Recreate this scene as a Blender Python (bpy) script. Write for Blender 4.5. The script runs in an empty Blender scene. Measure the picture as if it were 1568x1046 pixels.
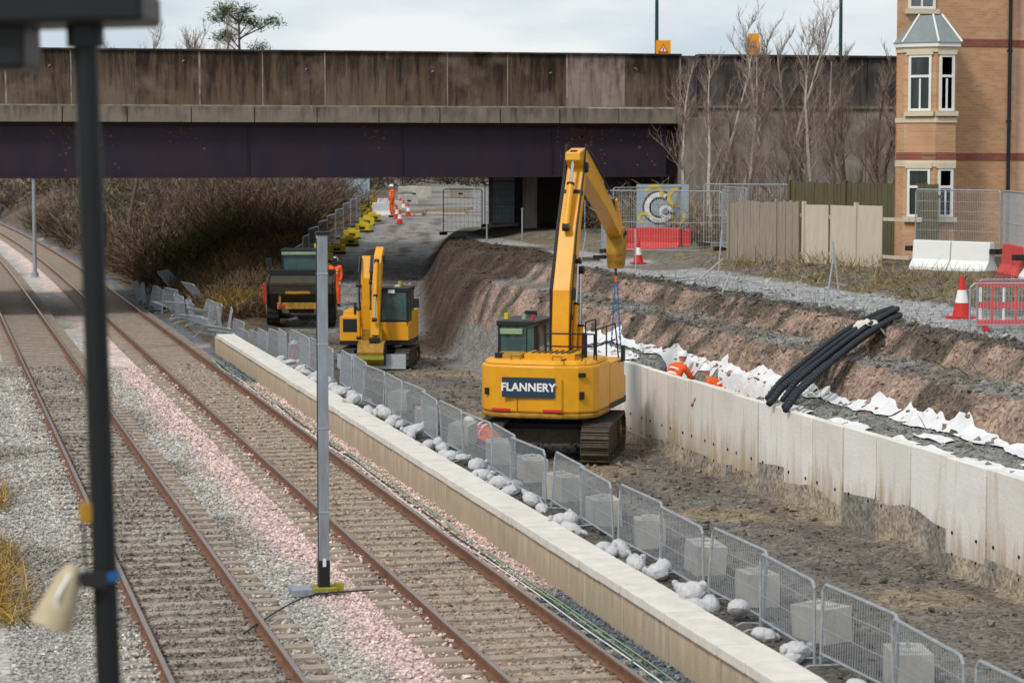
import bpy, math, random
import numpy as np
from mathutils import Vector, Matrix, noise, Euler
random.seed(7); rng=np.random.default_rng(7)
R=math.radians
S=bpy.context.scene
COL=S.collection

# ---------------------------------------------------------------- materials
def nd(nt,t,**k):
    n=nt.nodes.new(t)
    for a,b in k.items(): setattr(n,a,b)
    return n
def mat(name,col,rough=.8,metal=0.,var=.3,scale=3.,bump=.0,bscale=30.,col2=None,stretch=(1,1,1),attr=False,spec=.3,fine=.0,fscale=60.,alpha=1.):
    m=bpy.data.materials.new(name); m.use_nodes=True; nt=m.node_tree; L=nt.links
    b=nt.nodes['Principled BSDF']; b.inputs['Roughness'].default_value=rough; b.inputs['Metallic'].default_value=metal
    b.inputs['Specular IOR Level'].default_value=spec; b.inputs['Alpha'].default_value=alpha
    tc=nd(nt,'ShaderNodeTexCoord'); mp=nd(nt,'ShaderNodeMapping'); mp.inputs['Scale'].default_value=stretch
    L.new(tc.outputs['Object'],mp.inputs['Vector'])
    n=nd(nt,'ShaderNodeTexNoise'); n.inputs['Scale'].default_value=scale; n.inputs['Detail'].default_value=8; n.inputs['Roughness'].default_value=.65
    L.new(mp.outputs[0],n.inputs['Vector'])
    cr=nd(nt,'ShaderNodeValToRGB'); cr.color_ramp.elements[0].position=.3; cr.color_ramp.elements[1].position=.7
    c=Vector(col)
    c2=Vector(col2) if col2 else c*(1-var)
    if attr:
        cr.color_ramp.elements[0].color=(1-var,1-var,1-var,1); cr.color_ramp.elements[1].color=(1+var,1+var,1+var,1)
        at=nd(nt,'ShaderNodeAttribute',attribute_name='Col')
        mx=nd(nt,'ShaderNodeMix',data_type='RGBA',blend_type='MULTIPLY'); mx.inputs[0].default_value=1
        L.new(at.outputs['Color'],mx.inputs[6]); L.new(cr.outputs[0],mx.inputs[7]); out=mx.outputs[2]
    else:
        cr.color_ramp.elements[0].color=(*c2,1); cr.color_ramp.elements[1].color=(*c,1); out=cr.outputs[0]
    L.new(n.outputs[0],cr.inputs[0])
    if fine>0:
        v=nd(nt,'ShaderNodeTexVoronoi'); v.inputs['Scale'].default_value=fscale; L.new(tc.outputs['Object'],v.inputs['Vector'])
        sp=nd(nt,'ShaderNodeSeparateColor'); L.new(v.outputs['Color'],sp.inputs[0])
        mr=nd(nt,'ShaderNodeMapRange'); mr.inputs[3].default_value=1-fine; mr.inputs[4].default_value=1+fine
        L.new(sp.outputs[0],mr.inputs[0])
        m2=nd(nt,'ShaderNodeMix',data_type='RGBA',blend_type='MULTIPLY'); m2.inputs[0].default_value=1
        L.new(out,m2.inputs[6]); L.new(mr.outputs[0],m2.inputs[7]); out=m2.outputs[2]
    L.new(out,b.inputs['Base Color'])
    if bump>0:
        n2=nd(nt,'ShaderNodeTexNoise'); n2.inputs['Scale'].default_value=bscale; n2.inputs['Detail'].default_value=6
        L.new(tc.outputs['Object'],n2.inputs['Vector'])
        bp=nd(nt,'ShaderNodeBump'); bp.inputs['Strength'].default_value=bump; bp.inputs['Distance'].default_value=.05
        L.new(n2.outputs[0],bp.inputs['Height']); L.new(bp.outputs[0],b.inputs['Normal'])
    return m
def brickmat(name,c1,c2,mortar):
    m=bpy.data.materials.new(name); m.use_nodes=True; nt=m.node_tree; L=nt.links
    b=nt.nodes['Principled BSDF']; b.inputs['Roughness'].default_value=.9
    tc=nd(nt,'ShaderNodeTexCoord'); s=nd(nt,'ShaderNodeSeparateXYZ'); L.new(tc.outputs['Object'],s.inputs[0])
    ad=nd(nt,'ShaderNodeMath',operation='ADD'); L.new(s.outputs[0],ad.inputs[0]); L.new(s.outputs[1],ad.inputs[1])
    cb=nd(nt,'ShaderNodeCombineXYZ'); L.new(ad.outputs[0],cb.inputs[0]); L.new(s.outputs[2],cb.inputs[1])
    br=nd(nt,'ShaderNodeTexBrick'); br.inputs['Scale'].default_value=1; br.inputs['Brick Width'].default_value=.225; br.inputs['Row Height'].default_value=.075
    br.inputs['Mortar Size'].default_value=.007; br.inputs['Color1'].default_value=(*c1,1); br.inputs['Color2'].default_value=(*c2,1); br.inputs['Mortar'].default_value=(*mortar,1)
    L.new(cb.outputs[0],br.inputs['Vector'])
    n=nd(nt,'ShaderNodeTexNoise'); n.inputs['Scale'].default_value=1.5; n.inputs['Detail'].default_value=6; L.new(tc.outputs['Object'],n.inputs['Vector'])
    mr=nd(nt,'ShaderNodeMapRange'); mr.inputs[3].default_value=.75; mr.inputs[4].default_value=1.25; L.new(n.outputs[0],mr.inputs[0])
    mx=nd(nt,'ShaderNodeMix',data_type='RGBA',blend_type='MULTIPLY'); mx.inputs[0].default_value=1
    L.new(br.outputs[0],mx.inputs[6]); L.new(mr.outputs[0],mx.inputs[7]); L.new(mx.outputs[2],b.inputs['Base Color'])
    return m
def stained(name,base,stain,rust,zlo,zhi,sx=1.2,amt=.55,g0=.28,g1=-.12):
    """concrete with vertical run-off streaks and a stain gradient from zlo (most) to zhi (least)"""
    m=bpy.data.materials.new(name); m.use_nodes=True; nt=m.node_tree; L=nt.links
    b=nt.nodes['Principled BSDF']; b.inputs['Roughness'].default_value=.9; b.inputs['Specular IOR Level'].default_value=.2
    tc=nd(nt,'ShaderNodeTexCoord'); mp=nd(nt,'ShaderNodeMapping'); mp.inputs['Scale'].default_value=(sx,sx,.12*sx); L.new(tc.outputs['Object'],mp.inputs[0])
    n=nd(nt,'ShaderNodeTexNoise'); n.inputs['Scale'].default_value=2.5; n.inputs['Detail'].default_value=9; n.inputs['Roughness'].default_value=.7; L.new(mp.outputs[0],n.inputs[0])
    n2=nd(nt,'ShaderNodeTexNoise'); n2.inputs['Scale'].default_value=1.1; n2.inputs['Detail'].default_value=8; L.new(tc.outputs['Object'],n2.inputs[0])
    s=nd(nt,'ShaderNodeSeparateXYZ'); L.new(tc.outputs['Object'],s.inputs[0])
    g=nd(nt,'ShaderNodeMapRange'); g.inputs[1].default_value=zlo; g.inputs[2].default_value=zhi; g.inputs[3].default_value=g0; g.inputs[4].default_value=g1; L.new(s.outputs[2],g.inputs[0])
    a=nd(nt,'ShaderNodeMath',operation='ADD'); L.new(n.outputs[0],a.inputs[0]); L.new(g.outputs[0],a.inputs[1])
    r=nd(nt,'ShaderNodeMapRange'); r.inputs[1].default_value=.42; r.inputs[2].default_value=.68; r.inputs[4].default_value=1.; L.new(a.outputs[0],r.inputs[0])
    mm=nd(nt,'ShaderNodeMath',operation='MULTIPLY'); mm.inputs[1].default_value=amt; L.new(r.outputs[0],mm.inputs[0])
    m1=nd(nt,'ShaderNodeMix',data_type='RGBA'); L.new(mm.outputs[0],m1.inputs[0]); m1.inputs[6].default_value=(*base,1); m1.inputs[7].default_value=(*stain,1)
    r2=nd(nt,'ShaderNodeMapRange'); r2.inputs[1].default_value=.5; r2.inputs[2].default_value=.72; r2.inputs[4].default_value=.7; L.new(n2.outputs[0],r2.inputs[0])
    m2=nd(nt,'ShaderNodeMix',data_type='RGBA'); L.new(r2.outputs[0],m2.inputs[0]); L.new(m1.outputs[2],m2.inputs[6]); m2.inputs[7].default_value=(*rust,1)
    L.new(m2.outputs[2],b.inputs['Base Color'])
    bp=nd(nt,'ShaderNodeBump'); bp.inputs['Strength'].default_value=.3; bp.inputs['Distance'].default_value=.03
    n3=nd(nt,'ShaderNodeTexNoise'); n3.inputs['Scale'].default_value=14; n3.inputs['Detail'].default_value=6; L.new(tc.outputs['Object'],n3.inputs[0])
    L.new(n3.outputs[0],bp.inputs['Height']); L.new(bp.outputs[0],b.inputs['Normal'])
    return m

M={}
M['ground']=mat('ground_mix',(1,1,1),.95,var=.34,scale=2.2,bump=.9,bscale=9,attr=True,fine=.38,fscale=16,spec=.15)
M['stone']=mat('ballast_stone',(1,1,1),.9,var=.15,scale=20,attr=True,spec=.2)
M['twig']=mat('twigs',(1,1,1),.9,var=.15,scale=1,attr=True,spec=.1)
M['conc']=mat('concrete',(.54,.51,.45),.85,var=.35,scale=2.5,bump=.2,bscale=25)
M['coping']=mat('coping_concrete',(.74,.70,.63),.85,var=.24,scale=3.5,bump=.2,bscale=25)
M['plat']=stained('platform_face',(.56,.45,.33),(.28,.22,.155),(.44,.33,.22),-.2,.6,2.,.6)
M['wall']=stained('precast_wall',(.76,.735,.69),(.44,.34,.22),(.64,.60,.54),-.6,.55,1.4,.85)
M['wallb']=stained('precast_wall_b',(.70,.67,.61),(.40,.29,.17),(.58,.53,.46),-.6,.7,1.7,.9)
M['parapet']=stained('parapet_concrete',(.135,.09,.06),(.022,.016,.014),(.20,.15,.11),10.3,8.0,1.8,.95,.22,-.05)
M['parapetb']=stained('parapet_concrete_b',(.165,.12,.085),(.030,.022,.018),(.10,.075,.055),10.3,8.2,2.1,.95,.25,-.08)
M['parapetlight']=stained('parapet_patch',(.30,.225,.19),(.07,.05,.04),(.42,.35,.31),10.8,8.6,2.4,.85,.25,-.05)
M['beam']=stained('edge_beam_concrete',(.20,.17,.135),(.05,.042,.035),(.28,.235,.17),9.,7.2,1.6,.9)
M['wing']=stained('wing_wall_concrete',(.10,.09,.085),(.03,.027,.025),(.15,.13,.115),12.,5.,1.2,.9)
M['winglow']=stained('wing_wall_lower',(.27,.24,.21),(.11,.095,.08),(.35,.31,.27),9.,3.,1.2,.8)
M['girder']=mat('girder_paint',(.017,.014,.030),.5,var=.3,scale=1.5,col2=(.034,.018,.024),stretch=(1,1,.4),spec=.3)
M['rustspot']=mat('rust',(.22,.085,.045),.9,var=.7,scale=8)
M['joint']=mat('joint_sealant_pale',(.36,.33,.28),.9,var=.6,scale=3)
M['railside']=mat('rail_rust',(.25,.125,.075),.75,metal=.2,var=.45,scale=6)
M['railtop']=mat('rail_head',(.32,.25,.21),.35,metal=.6,var=.3,scale=8)
M['sleeper']=mat('sleeper_concrete',(.42,.345,.27),.9,var=.4,scale=5,bump=.3,bscale=30)
M['galv']=mat('galvanised',(.42,.45,.48),.5,metal=.4,var=.3,scale=10)
M['galvmast']=mat('mast_galvanised',(.33,.37,.42),.6,metal=.2,var=.4,scale=3,stretch=(3,3,.5))
M['white']=mat('white_geotextile',(.80,.80,.80),.85,var=.25,scale=4,bump=.5,bscale=6)
M['bag']=mat('sandbag',(.62,.62,.63),.8,var=.35,scale=12,bump=.6,bscale=18)
M['yellow']=mat('plant_yellow',(.78,.36,.010),.42,var=.16,scale=3,spec=.4)
M['yellowd']=mat('plant_yellow_dirty',(.50,.27,.03),.65,var=.6,scale=5,spec=.3)
M['black']=mat('black_paint',(.02,.02,.022),.5,var=.3,scale=5)
M['rubber']=mat('rubber',(.03,.028,.026),.9,var=.4,scale=8)
M['track']=mat('track_steel',(.11,.088,.066),.75,metal=.3,var=.5,scale=9)
M['skipdark']=mat('skip_dirty',(.075,.06,.04),.85,var=.6,scale=4,col2=(.03,.028,.024))
M['chrome']=mat('cylinder_rod',(.6,.6,.6),.2,metal=1,var=.1)
M['glass']=mat('cab_glass',(.10,.20,.20),.08,var=.5,scale=2,spec=.8,alpha=.55)
M['sign']=mat('sign_navy',(.025,.05,.085),.5,var=.1)
M['txt']=mat('sign_white',(.8,.8,.78),.5,var=.05)
M['red']=mat('red_plastic',(.60,.035,.03),.5,var=.2)
M['orange']=mat('hi_vis_orange',(.88,.12,.015),.8,var=.2,scale=10)
M['skin']=mat('skin',(.5,.29,.2),.6,var=.1)
M['helmet']=mat('helmet_white',(.8,.8,.8),.35,var=.05)
M['navy']=mat('boots',(.02,.02,.025),.8)
M['blue']=mat('blue_sling',(.03,.18,.45),.6)
M['yp']=mat('yellow_plastic',(.75,.55,.02),.5,var=.2)
M['pipe']=mat('black_duct',(.024,.029,.038),.45,var=.2,scale=30)
M['wood']=mat('fence_timber',(.34,.29,.23),.9,var=.35,scale=4,stretch=(6,6,.6))
M['hoard']=mat('hoarding_board',(.56,.49,.38),.9,var=.18,scale=2,stretch=(3,3,.7))
M['woodg']=mat('fence_timber_green',(.13,.115,.06),.9,var=.4,scale=4,stretch=(6,6,.6))
M['postblack']=mat('post_black',(.012,.015,.018),.45,var=.2)
M['cream']=mat('cream_paint',(.56,.47,.31),.55,var=.25,scale=14)
M['lampc']=mat('lamp_column_teal',(.02,.06,.075),.5)
M['signy']=mat('sign_orange_yellow',(.88,.36,.01),.5,var=.05)
M['brick']=brickmat('buff_brick',(.56,.315,.16),(.47,.235,.115),(.46,.35,.25))
M['brick2']=brickmat('peach_brick',(.66,.39,.24),(.58,.32,.19),(.52,.40,.30))
M['brickred']=brickmat('red_brick',(.28,.075,.05),(.22,.055,.04),(.25,.15,.1))
M['stonetrim']=mat('stone_trim',(.66,.57,.43),.8,var=.12)
M['cover']=mat('pale_cover_sheet',(.72,.68,.58),.8,var=.3,scale=5)
M['upvc']=mat('white_frame',(.78,.78,.76),.4,var=.05)
M['lead']=mat('lead_roof',(.24,.28,.28),.6,var=.25)
M['win']=mat('window_glass',(.10,.13,.13),.06,var=.5,scale=1.2,spec=.9)
M['bark']=mat('birch_bark',(.56,.51,.44),.9,var=.5,scale=6)
M['barkd']=mat('dark_bark',(.15,.11,.085),.9,var=.4)
M['barkt']=mat('twig_bark',(.30,.225,.185),.9,var=.4)
M['hoardb']=mat('corrugated_blue',(.33,.41,.47),.6,var=.2)
M['cableg']=mat('cable_green',(.27,.40,.24),.6)
M['cablek']=mat('cable_black',(.03,.03,.03),.6)
M['lichen']=mat('lichen_yellow',(.35,.33,.04),.9,var=.5,scale=14)
M['pinkred']=mat('barrier_red_faded',(.66,.10,.11),.6,var=.2)

# ---------------------------------------------------------------- mesh builder
class MB:
    def __init__(s): s.v=[]; s.f=[]; s.m=[]; s.mats=[]
    def mi(s,k):
        if k not in s.mats: s.mats.append(k)
        return s.mats.index(k)
    def add(s,vs,fs,k):
        o=len(s.v); s.v+= [tuple(p) for p in vs]; i=s.mi(k)
        for f in fs: s.f.append(tuple(a+o for a in f)); s.m.append(i)
    def box(s,c,d,k,rz=0,rx=0,ry=0):
        Mx=Euler((rx,ry,rz)).to_matrix(); c=Vector(c); h=[x/2 for x in d]
        vs=[c+Mx@Vector((sx*h[0],sy*h[1],sz*h[2])) for sz in(-1,1) for sy in(-1,1) for sx in(-1,1)]
        s.add(vs,[(0,2,3,1),(4,5,7,6),(0,1,5,4),(2,6,7,3),(0,4,6,2),(1,3,7,5)],k)
    def cyl(s,p0,p1,r0,r1=None,n=10,k='black',cap=True):
        p0=Vector(p0);p1=Vector(p1); r1=r0 if r1 is None else r1
        d=(p1-p0); 
        if d.length<1e-6: return
        d.normalize(); a=d.orthogonal().normalized(); b=d.cross(a)
        vs=[]
        for p,r in((p0,r0),(p1,r1)):
            for i in range(n):
                t=2*math.pi*i/n; vs.append(p+a*(r*math.cos(t))+b*(r*math.sin(t)))
        fs=[(i,(i+1)%n,n+(i+1)%n,n+i) for i in range(n)]
        if cap and n>2: fs+= [tuple(range(n))[::-1],tuple(range(n,2*n))]
        s.add(vs,fs,k)
    def tube(s,pts,r,n=6,k='black'):
        for a,b in zip(pts[:-1],pts[1:]): s.cyl(a,b,r,r,n,k)
    def prismx(s,prof,x0,x1,k):
        n=len(prof); vs=[(x0,y,z) for y,z in prof]+[(x1,y,z) for y,z in prof]
        s.add(vs,[tuple(range(n)),tuple(range(2*n-1,n-1,-1))]+[(i,n+i,n+(i+1)%n,(i+1)%n) for i in range(n)],k)
    def prismz(s,prof,z0,z1,k,top=1.,cx=0,cy=0):
        n=len(prof); vs=[(x,y,z0) for x,y in prof]+[(cx+(x-cx)*top,cy+(y-cy)*top,z1) for x,y in prof]
        s.add(vs,[tuple(range(n-1,-1,-1)),tuple(range(n,2*n))]+[(i,(i+1)%n,n+(i+1)%n,n+i) for i in range(n)],k)
    def ball(s,c,r,k,n=10,m=6,sc=(1,1,1),half=False,jit=0):
        vs=[];lo=0 if not half else .5
        for j in range(m+1):
            ph=-math.pi/2+math.pi*(lo+(1-lo)*j/m)
            for i in range(n):
                t=2*math.pi*i/n; q=r*(1+random.uniform(-jit,jit))
                vs.append((c[0]+q*sc[0]*math.cos(ph)*math.cos(t),c[1]+q*sc[1]*math.cos(ph)*math.sin(t),c[2]+q*sc[2]*math.sin(ph)))
        fs=[(j*n+i,j*n+(i+1)%n,(j+1)*n+(i+1)%n,(j+1)*n+i) for j in range(m) for i in range(n)]
        s.add(vs,fs,k)
    def obj(s,name,parent=None,loc=(0,0,0),rot=(0,0,0),smooth=False,bevel=0):
        me=bpy.data.meshes.new(name); me.from_pydata(s.v,[],s.f)
        for k in s.mats: me.materials.append(M[k])
        me.polygons.foreach_set('material_index',s.m); me.validate(); me.update()
        import bmesh
        bm=bmesh.new(); bm.from_mesh(me); bmesh.ops.recalc_face_normals(bm,faces=bm.faces); bm.to_mesh(me); bm.free()
        if smooth:
            me.polygons.foreach_set('use_smooth',[True]*len(me.polygons))
            try: me.set_sharp_from_angle(angle=R(40))
            except Exception: pass
        o=bpy.data.objects.new(name,me); COL.objects.link(o); o.location=loc; o.rotation_euler=rot
        if parent: o.parent=parent
        if bevel:
            b=o.modifiers.new('b','BEVEL'); b.width=bevel; b.segments=2; b.limit_method='ANGLE'; b.angle_limit=R(35)
        return o
def empty(name,loc=(0,0,0),rz=0,parent=None):
    e=bpy.data.objects.new(name,None); COL.objects.link(e); e.location=loc; e.rotation_euler=(0,0,rz); e.empty_display_size=.3
    if parent: e.parent=parent
    return e
def np_mesh(name,V,F,C,m,smooth=False):
    me=bpy.data.meshes.new(name); k=F.shape[1]
    me.vertices.add(len(V)); me.vertices.foreach_set('co',V.astype(np.float32).ravel())
    me.loops.add(F.size); me.loops.foreach_set('vertex_index',F.astype(np.int32).ravel())
    me.polygons.add(len(F)); me.polygons.foreach_set('loop_start',(np.arange(len(F))*k).astype(np.int32))
    me.update(calc_edges=True)
    a=me.color_attributes.new('Col','FLOAT_COLOR','POINT')
    C4=np.ones((len(V),4),np.float32); C4[:,:3]=C; a.data.foreach_set('color',C4.ravel())
    me.materials.append(M[m]); 
    me.polygons.foreach_set('use_smooth',[smooth]*len(F)); me.validate()
    o=bpy.data.objects.new(name,me); COL.objects.link(o); return o

# ---------------------------------------------------------------- terrain
def ss(a,b,x):
    t=min(1,max(0,(x-a)/(b-a))); return t*t*(3-2*t)
def itp(x,xs,ys): return float(np.interp(x,xs,ys))
def nz(x,y,s,k=0.): return noise.noise(Vector((x*s,y*s,k)))
def curve(Y): return 1.7e-4*max(0,Y-115)**2 if Y<400 else 1.7e-4*285**2+(Y-400)*.097
PX=[15.8,16.9,17.15,17.6,18.35,18.6,18.95,19.4,22,23.4,26,40]
PZ=[1.12,1.32,1.45,2.0,2.06,2.15,2.60,2.65,2.70,3.02,3.1,3.3]
def ramp(Y):
    return itp(Y,[78,92,102,122,235],[13.4,16.2,18.5,24,50]), itp(Y,[74,84,92,102,122,235],[-.45,.15,.8,1.5,2.55,2.9])
def mixc(a,b,t): return tuple(a[i]*(1-t)+b[i]*t for i in range(3))
GREY=(.43,.41,.375); PINK=(.62,.475,.435); DARKB=(.15,.125,.10)
FLOOR=(.155,.138,.118); TAN=(.25,.19,.12); SLOPE=(.052,.038,.029); CLAY=(.29,.205,.16); BENCH=(.16,.145,.125); PATH=(.31,.31,.305); GRASS=(.16,.13,.075); RAMP=(.24,.225,.21); SOIL=(.095,.076,.058)
def terr(X,Y):
    a=nz(X,Y,.35); b=nz(X,Y,1.3,3.); c=nz(X,Y,.12,7.)
    Xs=X+curve(Y)
    if Xs<8.85:
        z=-.175+.02*b
        if Xs<1.0: z+= ss(1.0,-6,Xs)*1.2
        d1=abs(Xs-3.42); d2=abs(Xs-7.25)
        if d1<.75: zone=mixc((.17,.145,.12),GREY,.2+.3*ss(0,.3,a))
        elif d2<.75: zone=(.36,.28,.215)
        else:
            t=ss(5.0,5.7,Xs+.5*a); zone=mixc(GREY,PINK,t)
            if Xs>8.0: zone=mixc((.13,.15,.17),PINK,ss(-.05,.15,c+.2*a+.35*ss(33,40,Y)-.6*ss(62,70,Y)))
            elif .9<Xs<1.9: zone=mixc(zone,(.33,.32,.30),.5)
            zone=mixc(zone,(.16,.14,.11),.55*ss(.15,.4,a)*(1-t))
        zone=mixc(zone,(.07,.055,.045),.5*ss(85,98,Y)*ss(118,106,Y))  # bridge shade across the tracks, painted into the trackbed colour
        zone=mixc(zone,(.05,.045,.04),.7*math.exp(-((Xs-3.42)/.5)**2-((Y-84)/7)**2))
        if Xs<1.0: zone=mixc(zone,(.22,.17,.07),ss(0.0,.25,a+.5*ss(1.0,-1.5,Xs)))
        if 4.3<Xs<6.4: z-=.05
        return z,zone
    s=min(1,max(0,(Y-75+(X-16.4)*.6)/22)); zs=-.45+3.05*(s*s*(3-2*s))
    fl=-.45+.05*a+.03*b+.025*math.sin(X*5.+a*2)*ss(11.9,12.5,X)*ss(15,14.4,X)
    if X<15.8:
        fill=.38+.04*b
        zd=fill+(fl-fill)*ss(10.75,11.75,X+.3*a)
        if Y<60 and X>14.9: zd+= .05*ss(14.9,15.7,X)*max(0,nz(0,Y,.45,11.)+.1)*2 + .20*math.exp(-((Y-37.)/.7)**2)*ss(14.6,15.7,X)+ .16*math.exp(-((Y-41.5)/.8)**2)*ss(14.6,15.7,X)-.04
        z=zd; zone=mixc(mixc(FLOOR,BENCH,.3),FLOOR,ss(10.9,11.9,X))
        zone=mixc(zone,TAN,ss(.12,.42,a+.5*c)*ss(11.9,12.9,X)*.7)
        zone=mixc(zone,(.10,.088,.075),.6*ss(.1,.4,nz(X*3,Y*.5,.6,4.))*ss(11.5,12.2,X))
        if X>15.3: zone=mixc(zone,(.36,.28,.18),ss(15.3,15.6,X)*.55*ss(-.3,.2,nz(0,Y,.6,2.)))
        if X<10.9: zone=mixc(zone,(.085,.078,.07),.75)
    else:
        e=.22*nz(0,Y,.8,5.)+.35*nz(0,Y,.22,9.)+.12*nz(X,Y,2.2,1.)+.10*nz(0,Y,2.8,3.)
        e*= ss(16.4,17.2,X)
        Xe=X+e; z=itp(Xe,PX,PZ)
        if X<16.9 and 45<Y<54.5: z-= .8*ss(45,46.5,Y)*ss(54.5,53.5,Y)*ss(16.95,16.6,X)
        z=z*(1-ss(58,66,Y)*ss(17.3,16.2,X))+fl*ss(58,66,Y)*ss(17.3,16.2,X)
        z+=.05*b
        if Xe<16.9: zone=(.21,.205,.19)
        elif Xe<17.65: zone=mixc(CLAY,SOIL,ss(-.1,.3,b))
        elif Xe<18.5: zone=mixc(BENCH,PATH,.4*ss(-.1,.3,a))
        elif Xe<19.0: zone=mixc(CLAY,SOIL,ss(-.2,.25,b+.3*a))
        elif Xe<19.5: zone=(.10,.09,.08)
        elif X<22: zone=mixc(PATH,BENCH,ss(0.05,.5,a))
        elif X<26: zone=mixc(GRASS,BENCH,ss(-.2,.2,b+a))
        else: zone=SOIL
    w=ss(60,76,Y+ (X-14)*.5)
    zq=zs+.10*a+.05*b*(s>0)
    if X<15.8: z=z*(1-w)+zq*w
    else: z=max(z,zq) if Y<100 else zq
    if s>0.02 and Y<105: 
        if X<21+ .5*a: zone=mixc(zone,mixc(SLOPE,(.09,.063,.045),ss(-.2,.4,b)),ss(0,.12,s))
    if Y>74:
        Xr,zr=ramp(Y); d=X-Xr; k=ss(74,80,Y)
        if d<2.2:
            emb=itp(Xs,[8.85,9.5,14.5],[-.17,0,2.5])
            left=min(zr+.2+.15*a,emb+.1*a)
            zz=left+(zr-left)*ss(-3.6,-2.3,d)
            z=z*(1-k)+zz*k
            if d<-2.4: zone=mixc(zone,mixc(SOIL,(.14,.10,.065),ss(-.2,.3,b)),k)
            else: zone=mixc(zone,mixc(RAMP,(.11,.095,.08),ss(.0,.4,b*.6+.8*nz(d,Y*.15,1.6,2.))),ss(78,83,Y)*k)
        else:
            t=ss(2.2,3.6,d); z=zr+(z-zr)*t if k>=1 else z
            zone=mixc(RAMP,zone,ss(2.0,2.8,d)) if Y>80 else zone
        if Y>112 and d>2.2: zone=mixc(PATH,SOIL,.4)
    if 93<Y<107 and X>22: zone=mixc(zone,(.04,.033,.028),.8)  # shade beneath the bridge deck, put into the ground colour
    return z,zone
def zt(x,y): return terr(x,y)[0]
def arr(*segs):
    o=[]
    for a,b,s in segs: o+=list(np.arange(a,b,s))
    return o
xs=[-4000,-1500,-600,-200,-80,-40,-20]+arr((-10,0,1.),(0,8.6,.3),(8.6,15.6,.2))+[15.66,15.8]+arr((15.9,21,.1),(21,30,.3),(30,60,2.))+[60,80,120,200,500,1500,4000]
ys=[-300,-60,-10,0,10,18]+arr((20,62,.14),(62,108,.28),(108,140,.7),(140,300,4.))+[300,350,420,600,1000,2500,5000]
nx,ny=len(xs),len(ys)
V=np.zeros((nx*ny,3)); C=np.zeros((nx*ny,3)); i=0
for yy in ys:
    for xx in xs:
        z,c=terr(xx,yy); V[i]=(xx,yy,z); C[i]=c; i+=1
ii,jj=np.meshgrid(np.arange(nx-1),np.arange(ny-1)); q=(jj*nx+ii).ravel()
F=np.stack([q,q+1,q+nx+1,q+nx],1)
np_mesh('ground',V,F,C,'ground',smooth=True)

# stones -----------------------------------------------------------
OV=np.array([(1,0,0),(0,1,0),(-1,0,0),(0,-1,0),(0,0,1),(0,0,-1)],float)
OF=np.array([(0,1,4),(1,2,4),(2,3,4),(3,0,4),(1,0,5),(2,1,5),(3,2,5),(0,3,5)])
def stones(name,P,size,cols,m='stone'):
    n=len(P); v=OV[None]*rng.uniform(.55,1.25,(n,6,1))
    v=v+rng.normal(0,.18,(n,6,3))
    ang=rng.uniform(0,2*np.pi,(n,2)); ca,sa=np.cos(ang),np.sin(ang)
    x=v[...,0]*ca[:,:1]-v[...,1]*sa[:,:1]; y=v[...,0]*sa[:,:1]+v[...,1]*ca[:,:1]; z=v[...,2]
    x2=x*ca[:,1:]-z*sa[:,1:]; z2=x*sa[:,1:]+z*ca[:,1:]
    v=np.stack([x2,y,z2*.8],-1)*size[:,None,None]+P[:,None,:]
    f=(OF[None]+ (np.arange(n)*6)[:,None,None]).reshape(-1,3)
    return np_mesh(name,v.reshape(-1,3),f,np.repeat(cols,6,axis=0),m)
def ballast():
    P=[];Cc=[];Sz=[]
    for y0,y1,den,sz in((23,36,430,.027),(36,50,300,.031),(50,72,150,.04)):
        n=int((y1-y0)*7.9*den); X=rng.uniform(.9,8.8,n); Y=rng.uniform(y0,y1,n)
        for x,y in zip(X,Y):
            d=min(abs(x-2.69),abs(x-4.15),abs(x-6.52),abs(x-7.98))
            if d<.06: continue
            d1=abs(x-3.42);d2=abs(x-7.25); ph=((y)%.65)
            if ph<.24 and d1<1.22 and random.random()<(.55 if d1<.75 else .15): continue
            if ph<.24 and d2<1.22 and random.random()<(.82 if d2<.75 else .35): continue
            z,c=terr(x,y); P.append((x,y,z+random.uniform(-.005,.03)+(.03 if ph<.24 and min(d1,d2)<1.22 else 0))); s=random.uniform(.7,1.3)**1.5; Sz.append(sz*s)
            g=random.uniform(.6,1.4); 
            if random.random()<.05: g*=1.4
            w=random.uniform(-.05,.06); Cc.append((min(.85,c[0]*g*(1+w)),min(.85,c[1]*g),min(.85,c[2]*g*(1-w))))
    return stones('ballast_stones',np.array(P),np.array(Sz),np.array(Cc))
ballast()
P=[];Cc=[];Sz=[]
for _ in range(42000):
    t=random.random()
    if t<.35: x=random.uniform(9.25,15.6); y=random.uniform(24,76)
    elif t<.82: x=random.uniform(15.95,19.8); y=random.uniform(28,70)
    elif t<.93: x=random.uniform(12,21); y=random.uniform(74,98)
    else: x=random.uniform(19.4,24); y=random.uniform(32,66)
    z,c=terr(x,y); s=random.uniform(.012,.035) if random.random()<.9 else random.uniform(.04,.10)
    g=random.uniform(.5,1.5); P.append((x,y,z+s*.2)); Sz.append(s); Cc.append((c[0]*g,c[1]*g,c[2]*g))
stones('rubble',np.array(P),np.array(Sz),np.array(Cc))

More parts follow.
